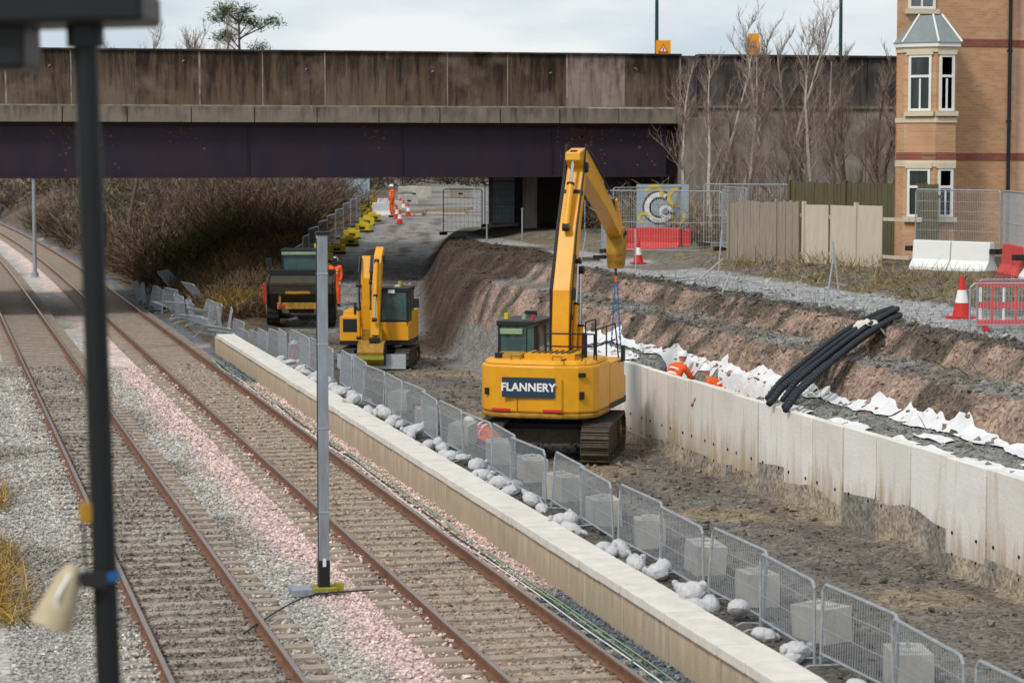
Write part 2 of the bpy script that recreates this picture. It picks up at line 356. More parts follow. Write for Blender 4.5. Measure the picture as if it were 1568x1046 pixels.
# ---------------------------------------------------------------- railway
RY=list(np.arange(-20,115,5.))+list(np.arange(115,330,4.))
def track(xc):
    e=empty('railway_track')
    for side in(-1,1):
        mb=MB(); xr=xc+side*.753
        prof=[(-.07,-.15),(.07,-.15),(.07,-.137),(.012,-.12),(.012,-.045),(.036,-.035),(.036,-.004),(-.036,-.004),(-.036,-.035),(-.012,-.045),(-.012,-.12),(-.07,-.137)]
        vs=[];n=len(prof)
        for y in RY:
            for px,pz in prof: vs.append((xr+px-curve(y),y,pz))
        fs=[(j*n+i,j*n+(i+1)%n,(j+1)*n+(i+1)%n,(j+1)*n+i) for j in range(len(RY)-1) for i in range(n)]
        mb.add(vs,fs,'railside')
        vs=[]
        for y in RY:
            vs+=[(xr-.03-curve(y),y,0),(xr+.03-curve(y),y,0)]
        mb.add(vs,[(2*j,2*j+1,2*j+3,2*j+2) for j in range(len(RY)-1)],'railtop')
        mb.obj('rail_'+('a' if side<0 else 'b'),e)
    mb=MB(); k=-20
    while k<250:
        cx=xc-curve(k); y=k+.12
        mb.box((cx,y,-.24),(2.5,.25,.2),'sleeper',rz=random.uniform(-.008,.008))
        if k<75:
            for s in(-1,1):
                for t in(-.1,.1): mb.box((cx+s*.753+t,y,-.128),(.05,.09,.03),'railside')
        k+=.65
    mb.obj('sleepers',e)
track(3.42); track(7.25)

# ---------------------------------------------------------------- platform
e=empty('platform_edge')
mb=MB(); y=14.
while y<75:
    mb.box((8.97+random.uniform(-.009,.009),y+.5,.43+random.uniform(-.004,.004)),(.56,.962,.13),'coping',rz=random.uniform(-.007,.007)); y+=1.
mb.obj('coping_slabs',e,bevel=.014)
mb=MB(); y=14.
while y<75:
    mb.box((8.93,y+1,.08),(.36,1.965,.57),'plat'); y+=2.
mb.obj('platform_wall',e,bevel=.008)

# retaining wall
e=empty('retaining_wall'); mb=MB(); mh=MB(); y=22.
while y<58.4:
    o=random.uniform(-.018,.018); h=1.29+random.uniform(-.018,.018)
    mb.box((15.78+o,y+.745,(h-.9)/2),(.16,1.45,h+.9),random.choice(('wall','wall','wallb')),rz=random.uniform(-.005,.005))
    mb.box((15.80,y+1.495,.2),(.05,.06,1.9),'rubber')
    for t in(.3,1.2):
        mh.cyl((15.685+o,y+t,.12),(15.72,y+t,.12),.028,k='black',n=8)
        mh.cyl((15.685+o,y+t,-.22),(15.72,y+t,-.22),.022,k='black',n=8)
    y+=1.5
mb.obj('precast_panels',e,bevel=.016); mh.obj('weep_holes',e)

def drape(name,x0,w,y0,y1,ph,lift=.035,gap=.35):
    mb=MB(); ny_=int((y1-y0)/.14); nxx=7; vs=[];ok=[]
    for j in range(ny_+1):
        y=y0+(y1-y0)*j/ny_; ww=w*(1+.8*nz(0,y,.9,ph)+.5*nz(0,y,2.6,ph)); xc=x0+.14*nz(0,y,.5,ph+2)
        for i in range(nxx):
            x=xc+ww*(i/(nxx-1)-.5); vs.append((x,y,zt(max(x,15.86),y)+lift+.05*abs(nz(x,y,3.,ph))))
        ok.append(nz(0,y,.7,ph+9)>-gap)
    fs=[(j*nxx+i,j*nxx+i+1,(j+1)*nxx+i+1,(j+1)*nxx+i) for j in range(ny_) for i in range(nxx-1) if ok[j]]
    mb.add(vs,fs,'white'); mb.obj(name,smooth=True)
drape('geotextile_sheet',16.95,.34,26,66,1.,gap=.6)
drape('geotextile_sheet',16.12,.24,26,46,4.,gap=.05)
drape('geotextile_sheet',16.5,.2,28,40,8.,gap=.0)
drape('geotextile_sheet',16.3,.5,55,62,6.,gap=.6)
drape('geotextile_sheet',16.2,.55,26,32.5,3.,lift=.12,gap=.8)

# ---------------------------------------------------------------- barriers
def barrier_mesh():
    mb=MB(); W=1.98; H=.95
    mb.tube([(-W/2,0,.02),(-W/2,0,H-.08),(-W/2+.08,0,H),(W/2-.08,0,H),(W/2,0,H-.08),(W/2,0,.02)],.019,6,'galv')
    mb.tube([(-W/2,0,.16),(W/2,0,.16)],.015,6,'galv')
    n=30
    for i in range(1,n): 
        x=-W/2+W*i/n; mb.cyl((x,0,.16),(x,0,H),.0052,n=4,k='galv',cap=False)
    for z in(.45,.72): mb.cyl((-W/2,0,z),(W/2,0,z),.005,n=4,k='galv',cap=False)
    for x in(-W/2+.15,W/2-.15): mb.tube([(x,-.28,.02),(x,-.2,.06),(x,.2,.06),(x,.28,.02)],.014,5,'galv')
    return mb
BX_=9.62
BM=barrier_mesh().obj('pedestrian_barrier',loc=(BX_,20,.36),rot=(0,0,R(90))).data
def barrier(x,y,rz,z=None,rx=0):
    o=bpy.data.objects.new('pedestrian_barrier',BM); COL.objects.link(o); o.location=(x,y,zt(x,y) if z is None else z); o.rotation_euler=(rx,0,rz); return o
y=22.05; jx=[]
while y<78:
    barrier(BX_+random.uniform(-.05,.05),y,R(90+random.uniform(-3,3)),rx=R(random.uniform(-5,5))); jx.append(y-1.02); y+=2.05
while y<104:
    xx=BX_-(y-78)*.035; barrier(xx+random.uniform(-.2,.2),y,R(90+random.uniform(-12,12)),rx=R(random.uniform(-16,14))); y+=2.05
for k in range(13):
    barrier(9.6+random.uniform(-.5,.8),77+k*2.3,R(random.uniform(60,120)),rx=R(random.choice((-70,60,-40))))
barrier(20.2,42.3,R(-12)); barrier(21.9,41.4,R(-35)); barrier(20.1,40.2,R(75)); barrier(20.9,43.6,R(-5))
def bag_mesh():
    mb=MB(); mb.ball((0,0,.09),.18,'bag',12,8,(1.15,.75,.55),jit=.07); mb.ball((.2,0,.13),.055,'bag',8,5,(1.2,.7,.9),jit=.1)
    return mb
bo=bag_mesh().obj('sandbag',loc=(9.45,21,.38),smooth=True); BG=bo.data
for yj in jx:
    for q in range(random.choice((3,4,4,5))):
        o=bpy.data.objects.new('sandbag',BG); COL.objects.link(o)
        x=random.uniform(9.34,9.58); yy=yj+random.uniform(-.6,.6)
        o.location=(x,yy,zt(x,yy)-.01+ (0.1 if q==2 else 0)); o.rotation_euler=(random.uniform(-.5,.5),random.uniform(-.5,.5),random.uniform(0,6.3)); s=random.uniform(.65,1.0); o.scale=(s,s,s*random.uniform(.9,1.5))
def block_mesh(sx=.62,sy=.42,sz=.42):
    mb=MB(); mb.box((0,0,sz/2),(sx,sy,sz),'conc')
    for s in(-1,1): mb.box((s*sx*.25,0,sz+.012),(sx*.2,sy*.5,.03),'conc')
    mb.tube([(-.06,0,sz),(-.06,0,sz+.07),(.06,0,sz+.07),(.06,0,sz)],.008,5,'galv')
    return mb
bl=block_mesh().obj('concrete_block',loc=(10.2,24,.36),rot=(0,0,1.4),bevel=.03); BL=bl.data
for yy in (26.2,28.4,30.8,33.1,35.4,38.0,40.5,43.,45.9,49,52.5):
    o=bpy.data.objects.new('concrete_block',BL); COL.objects.link(o); x=10.18+random.uniform(-.1,.1)
    o.location=(x,yy+.4,zt(x,yy)-.01); o.rotation_euler=(random.uniform(-.06,.06),random.uniform(-.05,.05),random.uniform(1.0,1.9))
    b=o.modifiers.new('b','BEVEL'); b.width=.03; b.segments=2

def cable(name,pts,r,k):
    cu=bpy.data.curves.new(name,'CURVE'); cu.dimensions='3D'; cu.bevel_depth=r; cu.bevel_resolution=2
    sp=cu.splines.new('NURBS'); sp.points.add(len(pts)-1)
    for p,q in zip(sp.points,pts): p.co=(*q,1)
    sp.order_u=4; sp.use_endpoint_u=True; cu.materials.append(M[k])
    o=bpy.data.objects.new(name,cu); COL.objects.link(o); return o
for x0,k,r in((8.38,'cableg',.012),(8.28,'white',.010),(8.5,'cableg',.01),(8.33,'cablek',.012)):
    cable('trackside_cable',[(x0+.12*nz(0,y,.3,x0*9),y,-.12) for y in np.arange(20,74,1.)],r,k)
cable('trackside_cable',[(3.9,30.9,-.1),(4.6,32.6,-.12),(5.2,33.6,-.08),(5.6,33.4,-.08),(6.1,33.6,-.1)],.012,'cablek')
for dz in(0,.35): cable('overhead_wire',[(-3+i*1.2,90+i*6,3.9+dz-.25*math.sin(math.pi*i/8)) for i in range(9)],.012,'cablek')

# ---------------------------------------------------------------- posts
e=empty('signal_mast',(5.43,33.9,-.2))
mb=MB(); mb.box((0,0,2.62),(.145,.145,5.05),'galvmast'); mb.box((-.076,0,2.8),(.012,.05,4.6),'black')
for z in(1.2,2.4,3.6,4.6): mb.box((0,0,z),(.155,.155,.03),'galv')
mb.obj('mast_shaft',e,bevel=.01)
mb=MB(); mb.box((0,0,.3),(.16,.16,.42),'black'); mb.box((0,0,.1),(.34,.34,.05),'lichen'); mb.box((.22,-.02,.1),(.12,.14,.14),'lichen'); mb.box((-.32,.06,.06),(.3,.4,.1),'galvmast')
for s in(-1,1): mb.box((0,s*.08,.48),(.05,.01,.12),'upvc')
mb.box((0,0,5.17),(.17,.17,.05),'black')
mb.obj('base',e,bevel=.008)
D0=9.2; px,py=D0*(.2351+.972*-.1665),D0*(.972+.2351*.1665)
e=empty('canopy_post',(px,py,3.0)); e.rotation_euler=(0,R(-1.3),R(-13.6))
mb=MB(); mb.cyl((0,0,-3.),(0,0,3.62),.052,.045,20,'postblack'); mb.cyl((0,0,3.5),(0,0,3.62),.07,.07,20,'postblack')
mb.obj('post_shaft',e,smooth=True)
mb=MB(); mb.box((-.33,.1,3.645),(1.14,.5,.12),'postblack'); mb.box((-.42,.1,3.52),(.4,.35,.2),'postblack'); mb.box((-1.2,0.1,3.70),(1.2,.55,.2),'postblack')
mb.obj('canopy_edge',e,bevel=.02)
mb=MB()
mb.cyl((0,0,1.235),(0,0,1.27),.058,n=16,k='blue'); mb.box((-.03,-.06,1.25),(.09,.07,.06),'black')
mb.tube([(-.05,-.05,1.25),(-.10,-.05,1.27),(-.12,-.05,1.22)],.012,8,'black')
mb.tube([(-.04,0,1.5),(-.075,0,1.5),(-.075,0,1.3),(-.06,-.02,1.27)],.007,6,'black'); mb.box((-.06,0,1.5),(.05,.06,.07),'yellowd')
mb.cyl((-.13,-.05,1.25),(-.20,-.07,1.08),.05,.078,20,'cream'); mb.cyl((-.105,-.045,1.30),(-.13,-.05,1.25),.025,.05,20,'cream')
mb.cyl((-.2,-.07,1.08),(-.203,-.071,1.073),.083,.083,20,'cream'); mb.tube([(-.07,-.03,1.28),(-.12,-.09,1.27),(-.16,-.13,1.2),(-.165,-.12,1.15)],.008,6,'upvc')
mb.obj('horn_loudspeaker',e,loc=(0,0,.23),smooth=True)
def pole(name,x,y,h,r,k):
    mb=MB(); z=zt(x,y); mb.cyl((x,y,z-.1),(x,y,z+h),r,r*.8,10,k); mb.cyl((x,y,z-.05),(x,y,z+.25),r*1.8,r*1.6,10,k); mb.box((x,y,z+h),(r*3,r*3,.05),k); return mb.obj(name,smooth=True)
pole('telegraph_mast',5.35,126,5.1,.11,'galv'); pole('telegraph_mast',-.5,170,6.,.12,'postblack')
mb=MB(); sx,sy=5.3,77.; mb.cyl((sx,sy,-.2),(sx,sy,3.2),.07,.06,10,'galvmast'); mb.box((sx,sy,3.7),(.4,.18,1.1),'black'); mb.box((sx,sy+.15,2.9),(.6,.5,.04),'black'); mb.cyl((sx,sy-.1,3.9),(sx,sy-.25,3.9),.1,.1,12,'black'); mb.obj('railway_signal',bevel=.01)

# ---------------------------------------------------------------- bridge
YB=92.3
e=empty('road_bridge'); mb=MB(); mj=MB()
x=-14.2+.35; n=0
while x<29.1:
    w=2.4; x1=min(x+w,29.2)
    k='parapetlight' if abs(x+1.2-25.7)<1.2 else random.choice(('parapet','parapet','parapetb'))
    mb.box(((x+x1)/2,YB+.15+random.uniform(-.006,.006),8.93),(x1-x-.05,.3,2.1),k)
    mj.box((x1,YB+.012,8.93),(.045 if n%3 else .07,.02,2.1),'joint' if n%4 else 'beam')
    if n%2: mj.cyl((x+random.uniform(.3,2),YB-.02,8.95+random.uniform(.2,.7)),(x+1.2,YB+.3,9),.03,n=8,k='joint')
    x=x1; n+=1
mb.obj('parapet_panels',e,bevel=.02)
mj.box((7.5,YB-.004,7.90),(43.4,.02,.05),'joint'); mj.obj('panel_joints',e)
mb=MB(); mb.box((7.5,YB+.12,9.985),(43.5,.42,.08),'wing'); 
x=-14.2
while x<29.2:
    x1=min(x+2.4,29.2); mb.box(((x+x1)/2,YB+.02,7.56),(x1-x-.03,.62,.6),'beam'); x=x1
mb.obj('edge_beam_and_coping',e,bevel=.02)
mb=MB(); mb.box((7.2,YB+.25,6.2),(43.,.04,2.05),'girder'); mb.box((7.2,YB+.22,5.19),(43.,.5,.06),'girder'); mb.box((7.2,YB+.2,7.2),(43.,.45,.06),'girder')
for xx in np.arange(-12,29,6.): mb.box((xx,YB+.205,6.2),(.03,.06,1.95),'girder')
for yy in (2.5,5,7.5,10,12.5): mb.box((7.2,YB+yy,6.2),(43,.3,2.0),'girder')
mb.obj('steel_girders',e)
vs=[];fs=[]
for _ in range(190):
    cx=random.choice((25.2,25.4,24.6,25.8,27.9,5.,6.5,9.2,17.))+random.gauss(0,.4); cz=random.uniform(6.5,7.15) if random.random()<.75 else random.uniform(5.4,7.1); r=random.uniform(.015,.06); o=len(vs)
    for i in range(7): a=i*math.tau/7; q=r*random.uniform(.5,1.3); vs.append((cx+q*math.cos(a)*1.3,YB+.226,cz+q*math.sin(a)))
    fs.append(tuple(range(o,o+7)))
mb=MB(); mb.add(vs,fs,'rustspot'); mb.obj('rust_patches',e)
mb=MB(); mb.box((7.5,YB+7,7.45),(43.4,13.4,.5),'wing'); mb.box((7.5,YB+13.9,8.7),(43.4,.3,2.6),'wing'); mb.obj('deck',e)
mb=MB(); mb.box((30.3,YB+.6,5.2),(1.9,1.4,4.6),'winglow'); mb.box((29.6,YB+.5,8.6),(.75,.8,2.72),'wing'); mb.box((29.1,YB+1.,6.2),(1.0,.5,2.2),'girder')
mb.box((28.3,YB+9.5,3.6),(9.2,1,3.4),'wing'); mb.box((24.1,YB+4.2,3.6),(.5,.5,3.2),'winglow'); mb.box((30.3,YB+6.5,3.6),(.8,10,3.3),'wing'); mb.box((-13,YB+7,3),(2,13,6),'wing')
mb.obj('abutments',e,bevel=.03)
mb=MB()
x=30.0
while x<52: mb.box((x+1.2,YB+.35,8.95),(2.37,.4,2.0),'wing'); mb.box((x+1.2,YB+.45,5.4),(2.37,.5,5.0),'winglow'); x+=2.4
mb.box((41,YB+.3,9.98),(22,.55,.1),'wing'); mb.box((41,YB+.26,7.93),(22,.3,.12),'beam'); mb.box((41,YB+7,7.4),(22,13,.5),'wing')
mb.obj('wing_wall',e,bevel=.02)
def lampcol(x,y):
    e=empty('street_lamp',(x,y,7.7)); mb=MB(); mb.cyl((0,0,0),(0,0,9),.09,.06,12,'lampc'); mb.cyl((0,0,0),(0,0,1.2),.12,.12,12,'lampc'); mb.tube([(0,0,9),(0,-.3,9.3),(0,-1.2,9.4)],.04,8,'lampc'); mb.box((0,-1.4,9.4),(.25,.6,.12),'lampc'); mb.obj('column',e,smooth=True)
lampcol(30.7,100.4); lampcol(38.5,98.8)
def rsign(x,y,z,w,h):
    e=empty('roadworks_sign',(x,y,z),rz=R(-15)); mb=MB(); mb.box((0,0,0),(w,.03,h),'signy'); mb.cyl((0,.04,-2.6),(0,.04,h*.3),.03,n=8,k='galv'); mb.obj('board',e)
    mb=MB(); t=w*.36
    tri=lambda s,yy:[(-s,yy,-s*.8),(s,yy,-s*.8),(0,yy,s*.95)]
    mb.add(tri(t,-.02),[(0,1,2)],'red'); mb.add(tri(t*.6,-.025),[(0,1,2)],'txt'); mb.box((0,-.03,-.02),(.04,.004,.14),'black'); mb.obj('warning_triangle',e)
rsign(30.1,97.5,10.45,.62,.7); rsign(33.9,97.0,10.65,.48,.9)

# ---------------------------------------------------------------- building
YF=64.
e=empty('brick_house')
def window(mb,c,w,h,n,dx):
    c=Vector(c); dx=Vector(dx).normalized(); n=Vector(n).normalized(); rz=math.atan2(dx.y,dx.x)
    mb.box(c-n*.02,(w,.04,h),'win',rz=rz)
    for s in(-1,1): mb.box(c+dx*s*(w/2-.03)+n*.01,(.07,.07,h),'upvc',rz=rz)
    for z in(-h/2+.03,h/2-.03,h*.12): mb.box(c+Vector((0,0,z))+n*.012,(w,.06,.07),'upvc',rz=rz)
    mb.box(c+n*.008+Vector((0,0,-h*.2)),(.05,.05,h*.55),'upvc',rz=rz)
    mb.box(c+Vector((0,0,-h/2-.08))+n*.04,(w+.2,.16,.13),'stonetrim',rz=rz)
    mb.box(c+Vector((0,0,h/2+.08))+n*.02,(w+.12,.1,.15),'stonetrim',rz=rz)
mw=MB()
mw.prismz([(26.62,YF),(30.0,YF),(33.9,YF+8),(30.5,YF+8)],2.9,13.1,'brick')
mw.prismz([(30.01,YF+.25),(42.,YF+.25),(42,YF+8.2),(33.9,YF+8.2)],2.9,13.1,'brick2')
mw.obj('walls',e)
mb=MB()
bay=[(26.65,YF+.05),(26.68,YF-.45),(27.35,YF-1.1),(27.95,YF-1.1),(28.2,YF+.05)]
mb.prismz(bay,3.0,9.1,'brick'); mb.obj('bay',e)
mb=MB(); bc=(27.4,YF)
def ring(k,z0,z1,o):
    pts=[(bc[0]+(x-bc[0])*(1+o),bc[1]+(y-bc[1])*(1+o)) for x,y in bay]; mb.prismz(pts,z0,z1,k)
ring('brickred',5.9,6.12,.02); ring('stonetrim',5.72,5.9,.03); ring('stonetrim',6.95,7.08,.04); ring('stonetrim',8.9,9.05,.05); ring('upvc',9.05,9.17,.12)
mb.box((29.1,YF-.012,6.0),(1.78,.03,.2),'brickred'); mb.box((29.1,YF-.012,9.22),(1.78,.03,.2),'brickred')
mb.box((36.,YF+.238,6.0),(11.9,.03,.2),'brickred'); mb.box((36.,YF+.238,9.22),(11.9,.03,.2),'brickred')
mb.obj('bands',e)
mb=MB(); pts=[(bc[0]+(x-bc[0])*1.16,bc[1]+(y-bc[1])*1.16) for x,y in bay]; mb.prismz(pts,9.17,9.95,'lead',top=.38,cx=27.6,cy=YF)
for p in pts: mb.cyl((p[0],p[1],9.18),(27.6+(p[0]-27.6)*.38,YF+(p[1]-YF)*.38,9.97),.03,n=6,k='upvc')
mb.obj('bay_roof',e)
mb=MB()
d1=Vector((.67,-.65,0)); n1=Vector((-.65,-.67,0)); m1=Vector((27.015,YF-.775,0))
for z,h in((8.05,1.55),(5.0,1.35)):
    window(mb,(m1.x,m1.y,z),.66,h,n1,d1)
    window(mb,(27.66,YF-1.1,z),.44,h,(0,-1,0),(1,0,0))
window(mb,(27.35,YF-.02,10.75),.8,1.2,(0,-1,0),(1,0,0))
mb.obj('windows',e)
mb=MB(); mb.cyl((30.05,YF-.06,3),(30.05,YF-.06,13),.05,n=10,k='black'); 
for z in(5,7,9): mb.box((30.05,YF-.04,z),(.14,.08,.06),'black')
mb.box((34,YF-.1,13.2),(15,1,.15),'upvc'); mb.prismz([(26.2,YF-.6),(42.5,YF-.6),(42.5,YF+9),(31.,YF+9)],13.28,15.5,'lead',top=.7,cx=35,cy=YF+5); mb.obj('downpipe_roof_and_eaves',e)

# ---------------------------------------------------------------- fences
def boardfence(name,A,B,h,k,w=.14,zoff=0):
    A=Vector(A);B=Vector(B); L=(B-A).length; d=(B-A)/L; rz=math.atan2(d.y,d.x); mb=MB(); n=int(L/w)
    for i in range(n):
        p=A+d*(w*(i+.5)); z=zt(p.x,p.y)+zoff; hh=h+random.uniform(-.04,.04)
        mb.box((p.x+random.uniform(-.008,.008),p.y,z+hh/2),(w*.94,.02,hh),k,rz=rz+random.uniform(-.02,.02),ry=random.uniform(-.012,.012))
    for zz in(.3,h-.35):
        c=(A+B)/2+Vector((-d.y,d.x))*.05
        mb.box((c.x,c.y,zt(c.x,c.y)+zoff+zz),(L,.05,.09),k,rz=rz)
    for i in range(int(L/2.4)+1):
        p=A+d*min(L,i*2.4); mb.box((p.x,p.y-.04,zt(p.x,p.y)+zoff+h/2),(.1,.1,h+.15),k,rz=rz)
    return mb.obj(name)
boardfence('timber_fence',(22.8,67.3),(23.75,63.8),1.72,'wood',.16)
boardfence('board_hoarding',(23.78,63.7),(25.0,59.2),1.65,'hoard',1.2)
boardfence('timber_fence',(25.0,68.2),(27.3,62.4),2.15,'woodg',.14)
def heras(name,A,B,zb,h,k='galv',step=.09):
    A=Vector(A);B=Vector(B); L=(B-A).length; d=(B-A)/L; mb=MB()
    P=lambda t,z:(A.x+d.x*t,A.y+d.y*t,zb+z)
    mb.tube([P(0,0),P(0,h-.06),P(.06,h),P(L-.06,h),P(L,h-.06),P(L,0)],.02,6,k); mb.tube([P(0,.12),P(L,.12)],.016,6,k); mb.tube([P(0,h*.5),P(L,h*.5)],.008,5,k)
    t=step
    while t<L: mb.cyl(P(t,.12),P(t,h),.0045,n=3,k=k,cap=False); t+=step
    z=.3
    while z<h: mb.cyl(P(0,z),P(L,z),.0045,n=3,k=k,cap=False); z+=.25
    for t in(0,L): 
        q=P(t,.06); mb.box(q,(.22,.55,.13),'rubber',rz=math.atan2(d.y,d.x))
    return mb.obj(name)
heras('mesh_fence_panel',(21.3,75.1),(24.3,72.4),zt(22.8,73.7),2.)
heras('mesh_fence_panel',(21.2,75.3),(22.4,78.4),zt(21.8,77),2.)
heras('mesh_fence_panel',(24.3,72.3),(24.0,69.2),zt(24,70.8),2.)
heras('mesh_fence_panel',(24.4,74.5),(27.4,72.0),zt(25.8,73),2.)
heras('mesh_fence_panel',(22.5,78.5),(25.6,79.9),zt(24,79),1.9)
heras('mesh_fence_panel',(25.3,59.4),(26.45,56.7),3.55,1.6,step=.06)
heras('mesh_fence_panel',(26.5,56.6),(25.6,53.4),3.55,1.6,step=.06)
heras('mesh_fence_panel',(25.5,53.3),(25.5,50.),3.55,1.6,step=.06)
def jersey(name,A,B,k):
    A=Vector(A);B=Vector(B); L=(B-A).length; d=(B-A)/L; e=empty(name,(A.x,A.y,min(zt(A.x,A.y),zt(B.x,B.y))-.05),rz=math.atan2(d.y,d.x)-R(90)); mb=MB(); n=max(1,round(L/1.3)); w=L/n
    for i in range(n):
        kk=k[i%len(k)]; y0=i*w+.02;y1=(i+1)*w-.02; pr=[(-.26,0),(.26,0),(.26,.14),(.12,.34),(.09,.82),(-.09,.82),(-.12,.34),(-.26,.14)]
        vs=[(x,y0,z) for x,z in pr]+[(x,y1,z) for x,z in pr]; m=8
        mb.add(vs,[tuple(range(m)),tuple(range(2*m-1,m-1,-1))]+[(j,m+j,m+(j+1)%m,(j+1)%m) for j in range(m)],kk)
    mb.obj('segments',e,bevel=.02)
jersey('water_filled_barrier',(25.2,59.2),(26.3,56.8),('txt',)); jersey('water_filled_barrier',(26.1,55.6),(25.4,52.2),('red','red','txt'))
jersey('water_filled_barrier',(22.5,77.6),(24.6,76.4),('red','red')); jersey('water_filled_barrier',(22.8,76.8),(24.0,75.6),('red','txt'))
e=empty('graffiti_board',(24.7,80.0,zt(24.3,80)),rz=R(-20)); mb=MB(); mb.box((0,0,1.15),(1.8,.04,1.6),'hoardb'); 
for s in(-1,1): mb.box((s*.7,.05,.8),(.08,.08,1.7),'wood')
mb.obj('board',e); mb=MB()
def arc(mb,cx,cz,r,a0,a1,w,k,y=-.03,n=14,sx=1.):
    pts=[]; 
    for i in range(n+1):
        a=R(a0+(a1-a0)*i/n); pts+=[(cx+(r-w)*math.cos(a)*sx,y,cz+(r-w)*math.sin(a)),(cx+(r+w)*math.cos(a)*sx,y,cz+(r+w)*math.sin(a))]
    mb.add(pts,[(2*i,2*i+1,2*i+3,2*i+2) for i in range(n)],k)
arc(mb,-.1,1.15,.45,60,330,.08,'txt',-.030); arc(mb,-.1,1.15,.45,50,340,.15,'black',-.025)
arc(mb,.12,1.0,.18,0,300,.06,'txt',-.034); arc(mb,-.3,1.6,.28,-20,160,.07,'yp',-.036); arc(mb,.5,1.5,.28,80,290,.07,'yp',-.038); arc(mb,.55,.8,.2,150,400,.05,'yp',-.04); arc(mb,-.65,.8,.16,0,260,.05,'yp',-.04)
mb.obj('paint',e)
def cone(x,y,s=1.):
    e=empty('traffic_cone',(x,y,zt(x,y))); e.scale=(s,s,s); mb=MB(); mb.box((0,0,.02),(.42,.42,.05),'red'); mb.cyl((0,0,.04),(0,0,.28),.16,.115,16,'red'); mb.cyl((0,0,.28),(0,0,.5),.115,.075,16,'txt'); mb.cyl((0,0,.5),(0,0,.75),.075,.03,16,'red'); mb.obj('cone_body',e,smooth=True)
for x,y,s in((21.3,71.5,1.),(20.9,46.6,1.2),(23.4,121,1)): cone(x,y,s)
for x,y,h,t in((19.8,51.6,1.15,.2),(21.4,54.8,1.3,-.12),(20.2,60.5,1.4,.1),(19.6,66,1.3,.0),(20.4,63,.9,.9),(19.5,68.5,1.2,.1),(19.3,71,1.1,.2),(19.1,57,.6,.5)):
    z=zt(x,y); mb=MB(); mb.cyl((x,y,z-.1),(x+t*h,y+.1,z+h*math.cos(t)),.024,.022,8,'galv'); mb.cyl((x,y,z-.02),(x,y,z+.05),.05,.04,8,'galv'); mb.obj('steel_stake')
for k in range(10):
    y=64-k*1.3; x=19.3+.3*random.random(); mb=MB(); z=zt(x,y)+.05; mb.cyl((x,y,z),(x+random.uniform(-.2,.6),y-1.4,z+random.uniform(-.02,.14)),.02,n=6,k='galv'); mb.box((x,y,z),(.05,.05,.05),'galv'); mb.obj('scaffold_tube')
e=empty('plastic_barrier',(20.7,43.1,zt(20.7,43.1)),rz=R(-20)); mb=MB()
for z in(.15,.5,.9): mb.box((0,0,z),(1.9,.05,.12),'pinkred')
for i in range(9): mb.box((-.9+i*.225,0,.5),(.05,.04,.8),'pinkred' if i%2 else 'txt')
for s in(-1,1): mb.box((s*.8,0,.04),(.1,.5,.08),'red')
mb.obj('panel',e)

# black ducts draped over bank
e=empty('duct_bundle'); mb=MB()
for k in range(6):
    pts=[]; o=k*.17
    for t in np.linspace(0,1,12):
        x=19.5-(3.75+.08*(k%3))*t; y=46.9-2.8*t-o*(.45+1.25*math.sin(math.pi*min(1,t*1.1)*.5)); 
        z=2.80+(1.42-2.80)*(t**1.15)+.14*math.sin(math.pi*t)*(1 if k%2 else .6)+.03*math.sin(5*t+k)-(.12 if t>.95 else 0)+(.09 if k%3==0 else 0)
        pts.append((x,y,max(z,zt(max(15.95,x),y)+.06) if x>15.9 else z))
    mb.tube(pts,.056,10,'pipe')
    for j in range(len(pts)-1):
        a=Vector(pts[j]);b=Vector(pts[j+1])
        for q in range(5): c=a.lerp(b,(q+.5)/5); d=(b-a).normalized()*.012; mb.cyl(c-d,c+d,.064,n=10,k='pipe')
mb.obj('corrugated_pipes',e,smooth=True)
mb=MB(); vs=[];
for j in range(10):
    for i in range(10):
        x=18.15+i*.07; y=45.4+j*.09; vs.append((x,y,max(zt(x,y)+.12,2.66)+.26*nz(x,y,4.5,2.)-.2*((i-4.5)/5)**2))
mb.add(vs,[(j*10+i,j*10+i+1,(j+1)*10+i+1,(j+1)*10+i) for j in range(9) for i in range(9)],'cover'); mb.obj('duct_cover_sheet',smooth=True)

# ---------------------------------------------------------------- excavators
def trackunit(mb,xc,w,L,H):
    r=H/2; prof=[]; hl=L/2-r
    for i in range(9): a=-math.pi/2+math.pi*i/8; prof.append((hl+r*.88*math.cos(a),r+r*.88*math.sin(a)))
    for i in range(9): a=math.pi/2+math.pi*i/8; prof.append((-hl+r*.88*math.cos(a),r+r*.88*math.sin(a)))
    mb.prismx([(y*.93,r+(z-r)*.82) for y,z in prof],xc-w*.3,xc+w*.3,'track')
    per=4*hl+2*math.pi*r; n=int(per/.17)
    for i in range(n):
        s=per*i/n
        if s<2*hl: y,z,a=-hl+s,.03,0
        elif s<2*hl+math.pi*r: t=(s-2*hl)/r; y,z,a=hl+(r-.03)*math.sin(t),r-(r-.03)*math.cos(t),t
        elif s<4*hl+math.pi*r: y,z,a=hl-(s-2*hl-math.pi*r),H-.03,math.pi
        else: t=(s-4*hl-math.pi*r)/r; y,z,a=-hl-(r-.03)*math.sin(t),r+(r-.03)*math.cos(t),math.pi+t
        mb.box((xc,y,z),(w,.15,.04),'track',rx=a); mb.box((xc,y+.03*math.sin(a),z),(w,.025,.1),'track',rx=a)
    for s in(-1,1):
        for yy in(-hl,hl): mb.cyl((xc+s*w*.28,yy,r),(xc+s*w*.36,yy,r),r*.72,n=18,k='track'); mb.cyl((xc+s*w*.36,yy,r),(xc+s*w*.4,yy,r),r*.3,n=12,k='yellowd')
        for q in range(5): yy=-hl+2*hl*(q+.5)/5; mb.cyl((xc+s*w*.28,yy,.17),(xc+s*w*.34,yy,.17),.11,n=12,k='track')
